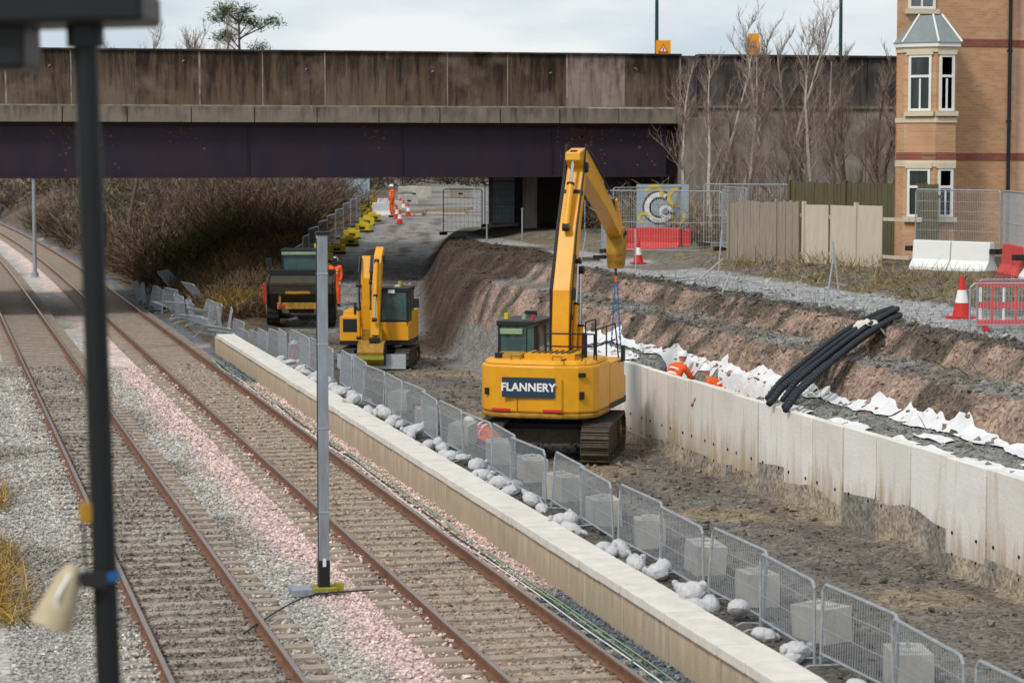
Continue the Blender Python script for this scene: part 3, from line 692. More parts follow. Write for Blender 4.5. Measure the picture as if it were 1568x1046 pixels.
def plate(mb,pts,x0,x1,k): mb.prismx(pts,x0,x1,k)
def limb(pts,ths):
    a=[];b=[]
    for i,(p,t) in enumerate(zip(pts,ths)):
        p0=Vector(pts[max(0,i-1)]); p1=Vector(pts[min(len(pts)-1,i+1)]); d=(p1-p0).normalized(); n=Vector((-d.y,d.x))
        q=Vector(p); a.append(tuple(q+n*t/2)); b.append(tuple(q-n*t/2))
    return a+b[::-1]
def ram(mb,x,a,b,r=.06,fr=.55):
    a=Vector((x,a[0],a[1])); b=Vector((x,b[0],b[1])); c=a.lerp(b,fr)
    mb.cyl(a,c,r,n=12,k='yellow'); mb.cyl(c,b,r*.5,n=10,k='chrome'); mb.cyl(c-(b-a).normalized()*.05,c,r*1.2,n=12,k='black')
    for p in(a,b): mb.cyl(p-Vector((.07,0,0)),p+Vector((.07,0,0)),r*1.2,n=10,k='black')

ex,ey=13.14,50.6
E=empty('tracked_excavator',(ex,ey,-.47),rz=R(-28))
UC=empty('undercarriage_group',(0,0,0),rz=R(6),parent=E)
mb=MB()
for s in(-1,1): trackunit(mb,s*1.13,.6,3.7,.86)
mb.box((0,0,.62),(1.7,1.9,.4),'black'); mb.box((0,.9,.55),(1.8,.4,.3),'track',rx=.1); mb.box((0,-.9,.55),(1.8,.4,.3),'track',rx=-.1); mb.cyl((0,0,.8),(0,0,1.02),.65,n=24,k='black')
mb.obj('undercarriage',UC,bevel=.008)
mb=MB()
cw=[(-1.26,.0),(-1.26,-1.2),(-1.16,-1.42),(-.98,-1.58),(-.4,-1.70),(.45,-1.72),(.95,-1.6),(1.2,-1.35),(1.28,-1.1),(1.28,.0)]
mb.prismz(cw,1.0,1.12,'yellowd'); 
mb.prismz(cw,1.122,2.12,'yellow'); mb.prismz([(x*.97,y*.97+.02) for x,y in cw],2.122,2.22,'yellow',top=.95)
mb.obj('counterweight',E,bevel=.045)
mb=MB()
mb.box((0,.6,1.12),(2.5,2.6,.18),'black')
mb.box((.88,.75,1.62),(.82,1.5,.9),'yellow'); mb.box((.88,1.7,1.4),(.7,.5,.5),'yellow'); mb.box((-.05,.0,1.9),(.9,.6,.5),'yellow')
mb.obj('upper_body',E,bevel=.04)
mb=MB()
mb.box((.25,-.85,2.27),(1.1,.9,.14),'yellow'); 
for i in range(7): mb.box((-.15+i*.13,-.85,2.35),(.05,.7,.02),'black')
mb.box((-.7,-.8,2.26),(.6,.7,.1),'yellowd'); mb.cyl((.85,-.6,2.2),(.85,-.6,2.75),.06,n=12,k='black'); mb.cyl((-.9,-1.1,2.2),(-.9,-1.1,2.33),.1,n=12,k='black')
mb.box((-1.05,-1.56,1.55),(.10,.05,.14),'black',rz=R(-30)); mb.box((1.02,-1.58,1.5),(.10,.05,.16),'black',rz=R(35)); mb.box((1.02,-1.57,1.93),(.16,.05,.09),'black',rz=R(35))
for xx in(-.72,.42): mb.box((xx,-1.645 if xx<0 else -1.72,1.17),(.42,.03,.06),'red',rz=R(-11 if xx<0 else 0))
mb.box((0.6,-1.2,2.24),(.03,1.0,.02),'black')
for x0 in(-.35,.62): mb.box((x0,-1.712,1.5),(.008,.03,.7),'yellowd')
mb.tube([(1.0,-1.55,2.23),(1.0,-1.3,2.32),(.8,-1.3,2.32)],.015,6,'black')
for s in(-1,1): mb.tube([(s*.55,-1.45,2.22),(s*.55,-1.45,2.3),(s*.35,-1.45,2.3),(s*.35,-1.45,2.22)],.018,6,'yellowd')
mb.obj('hood_details',E,bevel=.006)
mb=MB(); mb.box((-.10,-1.745,1.66),(1.14,.03,.42),'sign'); mb.obj('name_board',E)
tc=bpy.data.curves.new('sign_lettering','FONT'); tc.body='FLANNERY'; tc.size=.235; tc.offset=.008; tc.extrude=.004; tc.align_x='CENTER'; tc.align_y='CENTER'; tc.space_character=1.04; tc.materials.append(M['txt'])
to=bpy.data.objects.new('sign_lettering',tc); COL.objects.link(to); to.parent=E; to.location=(-.10,-1.766,1.66); to.rotation_euler=(R(90),0,0)
mb=MB()
def rail(pts,r=.018): mb.tube(pts,r,6,'black')
rail([(.1,-1.0,2.2),(.1,-1.0,2.75),(1.15,-1.0,2.75),(1.15,-1.0,2.2)]); rail([(1.2,-1.,2.2),(1.2,-1.,2.85),(1.2,.9,2.85),(1.2,1.3,2.0)]); rail([(1.2,0,2.2),(1.2,0,2.85)]); rail([(.1,-1.0,2.48),(1.2,-1.0,2.48)]); rail([(1.2,-1,2.5),(1.2,.9,2.5)])
rail([(-.35,-.9,2.2),(-.35,-.9,2.85),(-.35,.1,2.85),(-.35,.1,2.2)]); rail([(.65,.4,2.0),(.65,.4,2.9),(.65,1.4,2.9),(.65,1.4,2.)])
mb.box((1.38,.9,2.2),(.06,.2,.35),'black'); mb.tube([(1.25,.9,2.0),(1.38,.9,2.05)],.015,6,'black'); mb.box((-1.45,1.75,2.4),(.05,.2,.35),'black'); mb.tube([(-1.3,1.7,2.3),(-1.45,1.75,2.3)],.015,6,'black')
mb.obj('handrails_and_mirrors',E)
def cab(E,x0,x1,y0,y1,z0,z1,frame='black',lower='yellow'):
    mb=MB(); mb.box(((x0+x1)/2,(y0+y1)/2,z0+.28),(x1-x0,y1-y0,.56),lower); mb.box(((x0+x1)/2,(y0+y1)/2,z1-.05),(x1-x0+.04,y1-y0+.06,.12),frame)
    for x in(x0+.04,x1-.04):
        for y in(y0+.04,(y0+y1)/2,y1-.04): mb.box((x,y,(z0+z1)/2+.2),(.07,.08,z1-z0-.45),frame)
    for y in(y0+.04,y1-.04): mb.box(((x0+x1)/2,y,z0+.6),(x1-x0,.07,.09),frame)
    mb.obj('cab_frame',E,bevel=.02)
    mb=MB(); zc=(z0+.56+z1)/2; hh=z1-z0-.62
    for y in(y0+.02,y1-.02): mb.box(((x0+x1)/2,y,zc),(x1-x0-.08,.012,hh),'glass')
    for x in(x0+.02,x1-.02): mb.box((x,(y0+y1)/2,zc),(.012,y1-y0-.08,hh),'glass')
    mb.obj('cab_windows',E)
    mb=MB(); mb.box(((x0+x1)/2,(y0+y1)/2-.2,z0+.7),(.5,.5,.15),'black'); mb.box(((x0+x1)/2,(y0+y1)/2-.42,z0+1.05),(.5,.14,.6),'black'); mb.obj('seat',E,bevel=.03)
cab(E,-1.27,-.38,.15,1.8,1.15,2.92)
mb=MB(); mb.cyl((-1.1,.3,2.95),(-1.1,.3,3.08),.05,n=12,k='yp'); mb.cyl((-.7,.3,2.95),(-.7,.3,3.06),.05,n=12,k='cableg'); mb.cyl((-.5,.25,2.95),(-.5,.25,3.05),.04,n=12,k='red'); mb.box((-.9,1.7,3.0),(.25,.1,.1),'black'); mb.box((-.95,.12,2.7),(.5,.03,.12),'cableg'); mb.obj('beacons',E)
# boom
mb=MB(); bx=.10
boom=[(.45,1.75),(.58,2.7),(.72,3.5),(1.25,4.9),(1.95,6.25)]
plate(mb,limb(boom,[.34,.54,.64,.48,.30]),bx-.19,bx+.19,'yellow')
mb.cyl((bx-.3,.45,1.75),(bx+.3,.45,1.75),.14,n=14,k='black'); mb.cyl((bx-.25,1.95,6.25),(bx+.25,1.95,6.25),.12,n=14,k='black'); mb.cyl((bx-.23,.72,3.5),(bx+.23,.72,3.5),.15,n=14,k='black')
mb.obj('boom',E,bevel=.02)
mb=MB()
stick=[(1.5,6.5),(2.0,6.42),(3.0,6.05),(4.8,5.3),(6.2,4.6)]
plate(mb,limb(stick,[.18,.55,.5,.38,.24]),bx-.17,bx+.17,'yellow'); mb.cyl((bx-.2,6.2,4.6),(bx+.2,6.2,4.6),.09,n=12,k='black')
mb.obj('dipper_arm',E,bevel=.02)
mb=MB()
for s in(-1,1): ram(mb,bx+s*.28,(.98,1.35),(1.12,4.0),.075)
ram(mb,bx,(.85,4.95),(1.62,6.55),.075,.6); ram(mb,bx,(2.8,6.55),(5.6,5.4),.075,.6)
for s in(-1,1):
    ram(mb,bx+s*.24,(.62,2.2),(1.0,4.2),.05)
for s in(-.21,.21,-.24):
    mb.tube([(bx+s,.42,1.9),(bx+s,.4,2.7),(bx+s*1.1,.5,3.6),(bx+s,1.0,4.9),(bx+s,1.7,6.15),(bx+s,1.9,6.75),(bx+s,2.9,6.4),(bx+s,4.6,5.6)],.022,6,'black')
for t in((.52,3.0),(.85,4.3),(1.5,5.7)): mb.box((bx,t[0],t[1]),(.46,.1,.1),'black',rx=R(60))
mb.box((bx-.24,1.1,4.5),(.04,.16,.3),'yellowd')
mb.obj('hydraulic_rams',E)
mb=MB()
lk=[(5.55,5.45),(5.68,5.5),(6.35,4.75),(6.25,4.65)]
for s in(-.14,.1): plate(mb,lk,bx+s,bx+s+.04,'yellow')
plate(mb,[(5.95,4.7),(6.45,4.8),(6.55,4.35),(6.35,3.9),(6.1,3.8),(5.95,4.15)],bx-.19,bx+.19,'yellowd'); mb.cyl((bx-.22,6.35,4.65),(bx+.22,6.35,4.65),.06,n=10,k='black')
mb.tube([(bx,6.2,3.9),(bx,6.15,3.72),(bx,6.22,3.6),(bx,6.3,3.65)],.03,8,'track')
mb.obj('quick_hitch',E,bevel=.01)
mb=MB()
z=3.6; i=0
while z>1.9:
    for s in(-1,1): mb.box((bx+s*(.02+.09*(3.6-z)/1.6),6.2,z),(.04 if i%2 else .015,.015 if i%2 else .04,.075),'blue')
    z-=.06;i+=1
mb.box((bx,6.2,3.55),(.06,.06,.14),'orange')
mb.obj('lifting_chains',E)

# second, smaller excavator facing the camera
E=empty('midi_excavator',(13.6,73.6,zt(13.6,73.6)-.02),rz=R(161)); mb=MB()
for s in(-1,1): trackunit(mb,s*.85,.45,2.7,.62)
mb.box((0,0,.45),(1.3,1.4,.3),'black'); mb.cyl((0,0,.55),(0,0,.75),.45,n=20,k='black')
mb.box((0,1.75,.32),(2.1,.08,.45),'galv',rx=.12)
for s in(-1,1): mb.box((s*.5,1.35,.35),(.12,.8,.15),'yellowd')
mb.obj('undercarriage_and_blade',E,bevel=.008)
mb=MB(); pl=[(-1.05,.9),(-1.05,-1.1),(-.7,-1.45),(.7,-1.45),(1.12,-1.1),(1.12,.9)]
mb.prismz(pl,.75,.9,'black'); mb.prismz([(x,y) if y<0 else (x,.2) for x,y in pl],.902,1.75,'yellow'); mb.box((.76,.55,1.25),(.7,.75,.75),'yellow'); mb.box((.76,.93,1.35),(.5,.02,.4),'black'); mb.box((1.12,.3,1.35),(.02,.8,.4),'black'); mb.box((.5,-.5,1.8),(.6,.6,.1),'black')
mb.obj('upper_body',E,bevel=.05)
cab(E,-1.02,-.12,-.35,.95,.9,2.5)
mb=MB(); mb.cyl((-.6,-.2,2.5),(-.6,-.2,2.65),.06,n=12,k='yp'); mb.cyl((.75,.2,1.65),(.75,.2,2.0),.04,n=10,k='black'); mb.box((-.5,.98,2.4),(.2,.06,.1),'upvc'); mb.tube([(-1.0,.95,1.9),(-1.25,1.05,2.0)],.015,6,'black'); mb.box((-1.28,1.05,2.05),(.16,.04,.28),'black'); mb.obj('beacon_and_mirror',E)
mb=MB(); bx=.14
plate(mb,limb([(.95,1.0),(1.0,2.0),(1.05,2.8),(.85,3.45)],[.3,.44,.42,.26]),bx-.02,bx+.26,'yellow')
plate(mb,limb([(.7,3.7),(1.05,3.4),(1.4,2.6),(1.75,1.1)],[.16,.38,.34,.2]),bx-.38,bx-.14,'yellow')
mb.cyl((bx-.42,.9,3.4),(bx+.3,.9,3.4),.1,n=12,k='black'); mb.box((bx-.08,1.0,1.0),(.6,.3,.5),'yellowd'); mb.obj('boom_and_dipper',E,bevel=.015)
mb=MB()
ram(mb,bx-.08,(1.25,.95),(1.3,2.7),.06); ram(mb,bx+.33,(1.2,1.0),(1.25,2.6),.055)
ram(mb,bx-.26,(1.45,3.35),(1.95,1.6),.055,.6)
for s in(-.1,-.05,.3): mb.tube([(bx+s,1.1,1.3),(bx+s,1.3,2.4),(bx+s,1.1,3.5),(bx+s,1.4,3.0)],.03,6,'black')
mb.obj('hydraulic_rams',E)
mb=MB(); 
pr=[(1.62,.95),(1.98,.88),(2.1,.62),(2.0,.32),(1.75,.15),(1.4,.2),(1.45,.3),(1.7,.32),(1.88,.5),(1.88,.68),(1.6,.8)]
mb.prismx(pr,bx-.55,bx+.25,'yellowd'); mb.prismx([(y+.012,z) for y,z in [(2.05,.55),(2.08,.4),(1.98,.3),(1.95,.33)]],bx-.56,bx+.26,'lichen'); mb.box((bx-.16,1.42,.24),(.85,.2,.04),'track'); mb.box((bx-.25,1.85,.98),(.3,.3,.14),'black')
for s in(-.57,.26): plate(mb,[(1.62,.95),(1.98,.88),(2.1,.62),(2.0,.32),(1.75,.15),(1.4,.2)],bx+s-.01,bx+s+.01,'black')
for i in range(5): mb.box((bx-.52+i*.18,1.33,.23),(.07,.16,.05),'track')
mb.obj('bucket',E,bevel=.01)
M2=E

# dumper
E=empty('site_dumper',(12.75,84.0,zt(12.75,84)),rz=R(170)); E.scale=(.95,.95,.86); mb=MB()
for s in(-1,1):
    for yy in(1.0,-1.4):
        mb.cyl((s*.8,yy,.6),(s*1.25,yy,.6),.6,n=24,k='rubber'); mb.cyl((s*1.25,yy,.6),(s*1.28,yy,.6),.28,n=16,k='yellowd')
        for q in range(16): a=q*math.pi/8; mb.box((s*1.02,yy+.6*math.cos(a),.6+.6*math.sin(a)),(.42,.08,.06),'rubber',rx=a+R(90))
mb.box((0,-.2,.7),(.9,3.4,.35),'black'); mb.obj('chassis_and_wheels',E,bevel=.01)
mb=MB(); mb.prismx([(.1,1.0),(1.6,.85),(2.15,1.35),(2.25,1.75),(.1,1.95)],-1.15,1.15,'skipdark'); mb.prismx([(.0,.95),(.09,.95),(.09,2.2),(.0,2.2)],-1.25,1.25,'black')
for s in(-1,1): mb.prismx([(.2,.98),(1.6,.80),(2.18,1.33),(2.3,1.82),(.15,2.02)],s*1.2-.035,s*1.2+.035,'skipdark'); mb.box((s*.75,2.02,1.15),(.08,.1,.5),'yellowd')
mb.box((0,2.2,1.74),(2.3,.1,.12),'skipdark'); mb.box((0,1.95,.85),(1.7,.08,.26),'yellowd'); mb.box((0.1,2.15,1.4),(.9,.05,.14),'yellowd'); mb.box((-.7,2.02,.85),(.2,.04,.12),'red'); mb.box((.7,2.02,.85),(.2,.04,.12),'red')
mb.obj('skip',E,bevel=.03)
cab(E,-.75,.75,-1.5,-.2,1.2,3.0,lower='skipdark')
mb=MB(); mb.cyl((-.5,-.8,3.05),(-.5,-.8,3.2),.06,n=12,k='yp'); mb.box((1.3,-1.2,1.1),(.35,.7,.9),'red'); mb.tube([(-.9,-.1,1.5),(-1.2,.0,2.3),(-1.2,0,2.6)],.02,6,'black'); mb.box((-1.2,0,2.5),(.2,.04,.35),'black'); mb.tube([(.9,-.1,1.5),(1.2,.0,2.3),(1.2,0,2.6)],.02,6,'black'); mb.box((1.2,0,2.5),(.2,.04,.35),'black'); mb.box((0,-2.,1.4),(1.5,.9,.8),'skipdark'); mb.box((0,-.12,2.85),(1.5,.04,.12),'cableg'); mb.obj('engine_and_mirrors',E,bevel=.02)

# ---------------------------------------------------------------- people
def skinmesh(name,verts,edges,rad,m,parent,lvl=1):
    me=bpy.data.meshes.new(name); me.from_pydata(verts,edges,[]); o=bpy.data.objects.new(name,me); COL.objects.link(o); o.parent=parent
    sk=o.modifiers.new('skin','SKIN'); sk.use_smooth_shade=True
    for i,r in enumerate(rad): me.skin_vertices[0].data[i].radius=(r,r)
    me.skin_vertices[0].data[0].use_root=True
    sb=o.modifiers.new('s','SUBSURF'); sb.levels=lvl; sb.render_levels=lvl; me.materials.append(M[m]); return o
def person(name,x,y,z,rz,pose='kneel',parent=None):
    E=empty(name,(x,y,z),rz=rz,parent=parent)
    if pose=='seated':
        v=[(0,0,.5),(0,.0,.75),(0,.02,.98),(0,.04,1.14),(-.2,.02,1.02),(-.26,.12,.78),(-.2,.36,.74),(.2,.02,1.02),(.26,.12,.78),(.2,.36,.74),(-.1,.03,.48),(-.14,.42,.5),(-.14,.45,.1),(-.14,.6,.05),(.1,.03,.48),(.14,.42,.5),(.14,.45,.1),(.14,.6,.05)]
        ho=(0,.02,.13)
    elif pose=='bent':
        v=[(0,0,.34),(0,.2,.47),(0,.42,.56),(0,.55,.60),(-.2,.44,.54),(-.28,.5,.28),(-.16,.66,.1),(.2,.44,.54),(.28,.52,.28),(.17,.68,.1),(-.1,.03,.32),(-.17,.36,.34),(-.16,.2,.09),(-.16,.36,.05),(.1,.0,.3),(.15,.3,.09),(.15,-.1,.09),(.15,-.2,.03)]
        ho=(0,.14,.03)
    elif pose=='standing':
        v=[(0,0,.95),(0,.01,1.18),(0,.02,1.40),(0,.02,1.54),(-.2,.0,1.44),(-.25,.02,1.16),(-.24,.14,.93),(.2,.0,1.44),(.26,.02,1.16),(.25,.14,.93),(-.1,0,.92),(-.12,.04,.5),(-.13,-.02,.1),(-.14,.14,.05),(.1,0,.92),(.13,.02,.5),(.15,-.03,.1),(.17,.12,.05)]
        ho=(0,.02,.13)
    else:
        v=[(0,0,.45),(0,.1,.68),(0,.24,.88),(0,.36,1.0),(-.2,.26,.92),(-.27,.42,.68),(-.17,.62,.5),(.2,.26,.92),(.27,.44,.66),(.18,.66,.52),(-.1,.03,.42),(-.15,.38,.48),(-.15,.3,.1),(-.15,.46,.05),(.1,.0,.42),(.15,.28,.09),(.15,-.12,.1),(.15,-.2,.03)]
        ho=(0,.07,.13)
    ed=[(0,1),(1,2),(2,3),(2,4),(4,5),(5,6),(2,7),(7,8),(8,9),(0,10),(10,11),(11,12),(12,13),(0,14),(14,15),(15,16),(16,17)]
    rd=[.16,.155,.17,.07,.085,.06,.045,.085,.06,.045,.12,.085,.06,.05,.12,.085,.06,.05]
    skinmesh('clothed_body',v,ed,rd,'orange',E,2)
    nk=Vector(v[3]); hc=nk+Vector(ho)
    mb=MB(); mb.ball(hc,.1,'skin',14,10,(.82,.98,1.2)); mb.ball(hc+Vector((0,.1,-.01)),.02,'skin',6,4,(.8,1.,1.3))
    for s in(-1,1): mb.ball(hc+Vector((s*.085,0,-.01)),.025,'skin',6,4,(.4,.8,1.2)); mb.ball(hc+Vector((s*.033,.093,.012)),.011,'black',6,4)
    mb.box(hc+Vector((0,.093,-.05)),(.045,.01,.01),'pinkred'); mb.cyl(nk-Vector((0,.02,.05)),hc-Vector((0,0,.05)),.052,n=10,k='skin'); mb.obj('head',E,smooth=True)
    mb=MB(); mb.ball(hc+Vector((0,-.005,.035)),.128,'helmet',16,6,(.9,1.05,.95),half=True); mb.cyl(hc+Vector((0,.0,.03)),hc+Vector((0,.0,.042)),.135,n=16,k='helmet'); mb.box(hc+Vector((0,.135,.034)),(.15,.07,.012),'helmet'); mb.obj('helmet',E,smooth=True)
    for wi,ei,nm in((6,5,'hand_a'),(9,8,'hand_b')):
        w=Vector(v[wi]); d=(w-Vector(v[ei])).normalized(); sd=Vector((1,0,0)) if wi==6 else Vector((-1,0,0)); dn=d.cross(sd).normalized()
        if dn.z>0: dn=-dn
        vs=[w,w+d*.05,w+d*.09]; es=[(0,1),(1,2)]; rr=[.026,.03,.026]
        for q,l in zip((-1.5,-.5,.5,1.5),(.06,.075,.07,.05)):
            i=len(vs); a=w+d*.095+sd*q*.019; vs+=[a,a+d*l*.5+dn*.012,a+d*l*.8+dn*.04]; es+=[(2,i),(i,i+1),(i+1,i+2)]; rr+=[.0095,.009,.008]
        i=len(vs); a=w+d*.04+sd*.03; vs+=[a,a+d*.03+sd*.025,a+d*.06+sd*.03+dn*.01]; es+=[(1,i),(i,i+1),(i+1,i+2)]; rr+=[.012,.011,.009]
        skinmesh(nm,[tuple(p) for p in vs],es,rr,'skin',E)
    mb=MB()
    for a,b in((12,13),(16,17)):
        p=Vector(v[a]);q=Vector(v[b]); c=(p+q)/2; mb.ball(c+Vector((0,0,-.01)),.1,'navy',10,6,(.6,1.25,.6) if abs(q.y-p.y)>.11 else (.6,.9,.8))
    mb.obj('boots',E,smooth=True)
    mb=MB(); 
    for t in(.25,.75):
        p=Vector(v[1]).lerp(Vector(v[2]),t); d=(Vector(v[2])-Vector(v[1])).normalized(); mb.cyl(p-d*.02,p+d*.02,.172,n=18,k='txt',cap=False)
    mb.obj('reflective_bands',E)
person('construction_worker',16.25,52.0,zt(16.25,52)-.05,R(-60))
person('construction_worker',16.3,48.3,zt(16.3,48.3)-.05,R(50))
person('construction_worker',11.3,48.3,zt(11.3,48.3),R(35),'bent')
person('construction_worker',11.6,74.6,zt(11.6,74.6),R(120),'bent')
person('construction_worker',14.6,88.,zt(14.6,88),R(150),'standing')
person('excavator_operator',-.57,.2,1.15,0,'seated',parent=M2)

# ---------------------------------------------------------------- vegetation
def twigs(name,pts,L,Wd,cols,spread=.5,up=1.):
    n=len(pts); d=rng.normal(0,spread,(n,3)); d[:,2]=np.abs(rng.normal(up,.3,n)); d/=np.linalg.norm(d,axis=1)[:,None]
    side=np.cross(d,rng.normal(0,1,(n,3))); side/=np.linalg.norm(side,axis=1)[:,None]
    bend=rng.normal(0,.18,(n,3)); Ls=L[:,None]
    p0=pts; p1=pts+d*Ls*.5+bend*Ls*.3; p2=p1+(d+bend*1.5)*Ls*.5
    w=Wd[:,None]
    V=np.stack([p0-side*w,p0+side*w,p1-side*w*.7,p1+side*w*.7,p2-side*w*.3,p2+side*w*.3],1)
    F=np.array([(0,1,3,2),(2,3,5,4)])[None]+(np.arange(n)*6)[:,None,None]
    return np_mesh(name,V.reshape(-1,3),F.reshape(-1,4),np.repeat(cols,6,axis=0),'twig')
def scrub(name,n,fx,hmin,hmax,base,wd=.012,clump=.35,alt=None):
    P=np.zeros((n,3));L=np.zeros(n);Cc=np.zeros((n,3));W=np.zeros(n)
    for i in range(n):
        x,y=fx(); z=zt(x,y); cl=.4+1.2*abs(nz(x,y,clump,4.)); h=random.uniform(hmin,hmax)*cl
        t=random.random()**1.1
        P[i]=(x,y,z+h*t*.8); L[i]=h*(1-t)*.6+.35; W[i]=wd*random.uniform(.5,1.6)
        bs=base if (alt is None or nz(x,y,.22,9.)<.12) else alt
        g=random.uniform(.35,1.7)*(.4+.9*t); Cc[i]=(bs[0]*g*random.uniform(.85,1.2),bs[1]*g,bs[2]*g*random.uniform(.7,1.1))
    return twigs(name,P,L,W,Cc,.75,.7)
def fx1():
    y=random.uniform(106,135); Xr,_=ramp(y); a=9.2-curve(y); return random.uniform(a,Xr-3.2),y
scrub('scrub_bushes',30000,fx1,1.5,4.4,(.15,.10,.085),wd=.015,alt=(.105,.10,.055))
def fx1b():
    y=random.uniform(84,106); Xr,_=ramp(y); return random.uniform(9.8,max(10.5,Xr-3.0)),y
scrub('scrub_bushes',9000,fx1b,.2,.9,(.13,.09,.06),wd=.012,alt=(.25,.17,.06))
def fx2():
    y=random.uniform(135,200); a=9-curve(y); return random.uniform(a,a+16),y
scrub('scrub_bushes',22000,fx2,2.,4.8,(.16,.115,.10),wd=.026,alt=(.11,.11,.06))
def fx3(): return random.uniform(-45,80),random.uniform(235,262)
scrub('distant_scrub',16000,fx3,3,8,(.17,.14,.11),wd=.06)
def fx4():
    y=random.uniform(60,200); return random.uniform(-14,-3.5)-curve(y),y
scrub('scrub_bushes',9000,fx4,1,2.5,(.15,.12,.07),wd=.02)
def fx5(): return random.uniform(24.5,40),random.uniform(76,91)
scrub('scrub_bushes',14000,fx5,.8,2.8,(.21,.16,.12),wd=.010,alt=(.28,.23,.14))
def fx6(): 
    y=random.uniform(36,68); return random.uniform(22.0,24.2),y
scrub('verge_grass',3000,fx6,.1,.32,(.27,.21,.12),wd=.007)
def fx6b(): 
    y=random.uniform(30,66); return random.gauss(18.4,.8),y
scrub('verge_grass',900,fx6b,.08,.25,(.20,.17,.09),wd=.006)
def fx7():
    while True:
        x,y=random.uniform(-2.5,1.3),random.uniform(24,46)
        if nz(x,y,.35)+.5*ss(1.0,-1.5,x)>.12: return x,y
scrub('verge_grass',9000,fx7,.08,.22,(.38,.24,.07),wd=.006)
def fx8(): 
    y=random.uniform(106,150); Xr,_=ramp(y); return Xr-3.4+random.uniform(-2.5,.3),y
scrub('verge_grass',6000,fx8,.2,.7,(.38,.22,.07),wd=.014)

def baretree(name,x,y,h,k,lean=0,n0=22,zb=None,r0=.07,sub=5,tw=1.,br0=.022,tk='barkt'):
    mb=MB(); z=zt(x,y) if zb is None else zb
    pts=[Vector((x,y,z-.1))]; d=Vector((random.gauss(lean,.06),random.gauss(0,.04),1)).normalized(); N=9
    for i in range(N):
        d=(d+Vector((random.gauss(0,.07),random.gauss(0,.06),.05))).normalized(); pts.append(pts[-1]+d*h/N)
    for i in range(N): mb.cyl(pts[i],pts[i+1],r0*(1-i/N)+.016,r0*(1-(i+1)/N)+.016,6,k,cap=False)
    def br(p,d,L,r,lv):
        q=p; dd=d
        for s in range(3):
            dd=(dd+Vector((random.gauss(0,.14),random.gauss(0,.14),.12))).normalized(); q2=q+dd*L/3
            mb.cyl(q,q2,r*(1-s*.28),r*(1-(s+1)*.28),4 if lv==0 else 3,k if lv==0 else tk,cap=False)
            if lv<2:
                for _ in range(sub-1 if lv==0 else 2):
                    a=q.lerp(q2,random.random()); e2=(dd+Vector((random.gauss(0,.5),random.gauss(0,.5),random.uniform(0,.6)))).normalized(); br(a,e2,L*random.uniform(.35,.6),max(.0065*tw,r*.5),lv+1)
            q=q2
    for i in range(n0):
        t=random.uniform(.15,.97); f=t*N; j=int(f); p=pts[j].lerp(pts[min(N,j+1)],f-j); a=random.uniform(0,6.28)
        dd=Vector((math.cos(a)*.6,math.sin(a)*.6,random.uniform(.6,1.2))).normalized(); br(p,dd,h*random.uniform(.16,.30)*(1.15-t*.7),br0*(1.2-t*.6)*tw,0)
    return mb.obj(name)
for x,y,h in((26.3,79.5,6.0),(27.0,80.5,6.6),(27.8,80.5,6.8),(28.9,81,7.6),(29.6,82,8.2),(30.2,80,7.2),(31.0,82,6.9),(31.6,80.5,6.3),(28.3,83,6.),(26.9,84,6.4)):
    baretree('birch_tree',x,y,h,'bark',n0=18,r0=.075,sub=4)
for x,y,h in((32.3,82,6.6),(33.0,80.8,6.3),(33.8,82.5,6.6),(34.6,81.5,6.4),(31.3,84,6.5)):
    baretree('bare_tree',x,y,h,'barkd',n0=22,sub=4)
for x,y,h in((10.2,127,9.8),(9.0,132,9.3),(15.0,129,11.0),(14.2,128,10.4),(13.5,133,10.2),(36.5,104,9)):
    baretree('bare_tree',x,y,h,'barkd',n0=26,zb=2.4,r0=.1,tw=1.3,br0=.03)
E=empty('pine_tree',(16.4,129.5,2.6)); mb=MB(); N=8; pts=[Vector((0,0,0))]
for i in range(N): pts.append(pts[-1]+Vector((random.gauss(0,.06),random.gauss(0,.06),11.0/N)))
for i in range(N): mb.cyl(pts[i],pts[i+1],.22*(1-i/N)+.03,.22*(1-(i+1)/N)+.03,8,'barkd',cap=False)
cl=[]
for i in range(30):
    z=random.uniform(6,11.2); rr=(1.9 if z<10 else 1.2)*random.uniform(.4,1.05); a=random.uniform(0,6.28); q=Vector((rr*math.cos(a),rr*math.sin(a),z+rr*.25)); mb.cyl((0,0,z-.4),q,.05,.02,5,'barkd',cap=False); cl.append(q)
mb.obj('trunk_and_limbs',E)
P=[];L=[];W=[];Cc=[]
for q in cl:
    for _ in range(240):
        p=q+Vector((random.gauss(0,.3),random.gauss(0,.3),random.gauss(0,.16))); P.append(p); L.append(random.uniform(.12,.3)); W.append(random.uniform(.012,.028)); g=random.uniform(.4,1.6); Cc.append((.055*g,.085*g,.035*g))
o=twigs('needles',np.array([tuple(p) for p in P]),np.array(L),np.array(W),np.array(Cc),.8,.3); o.parent=E

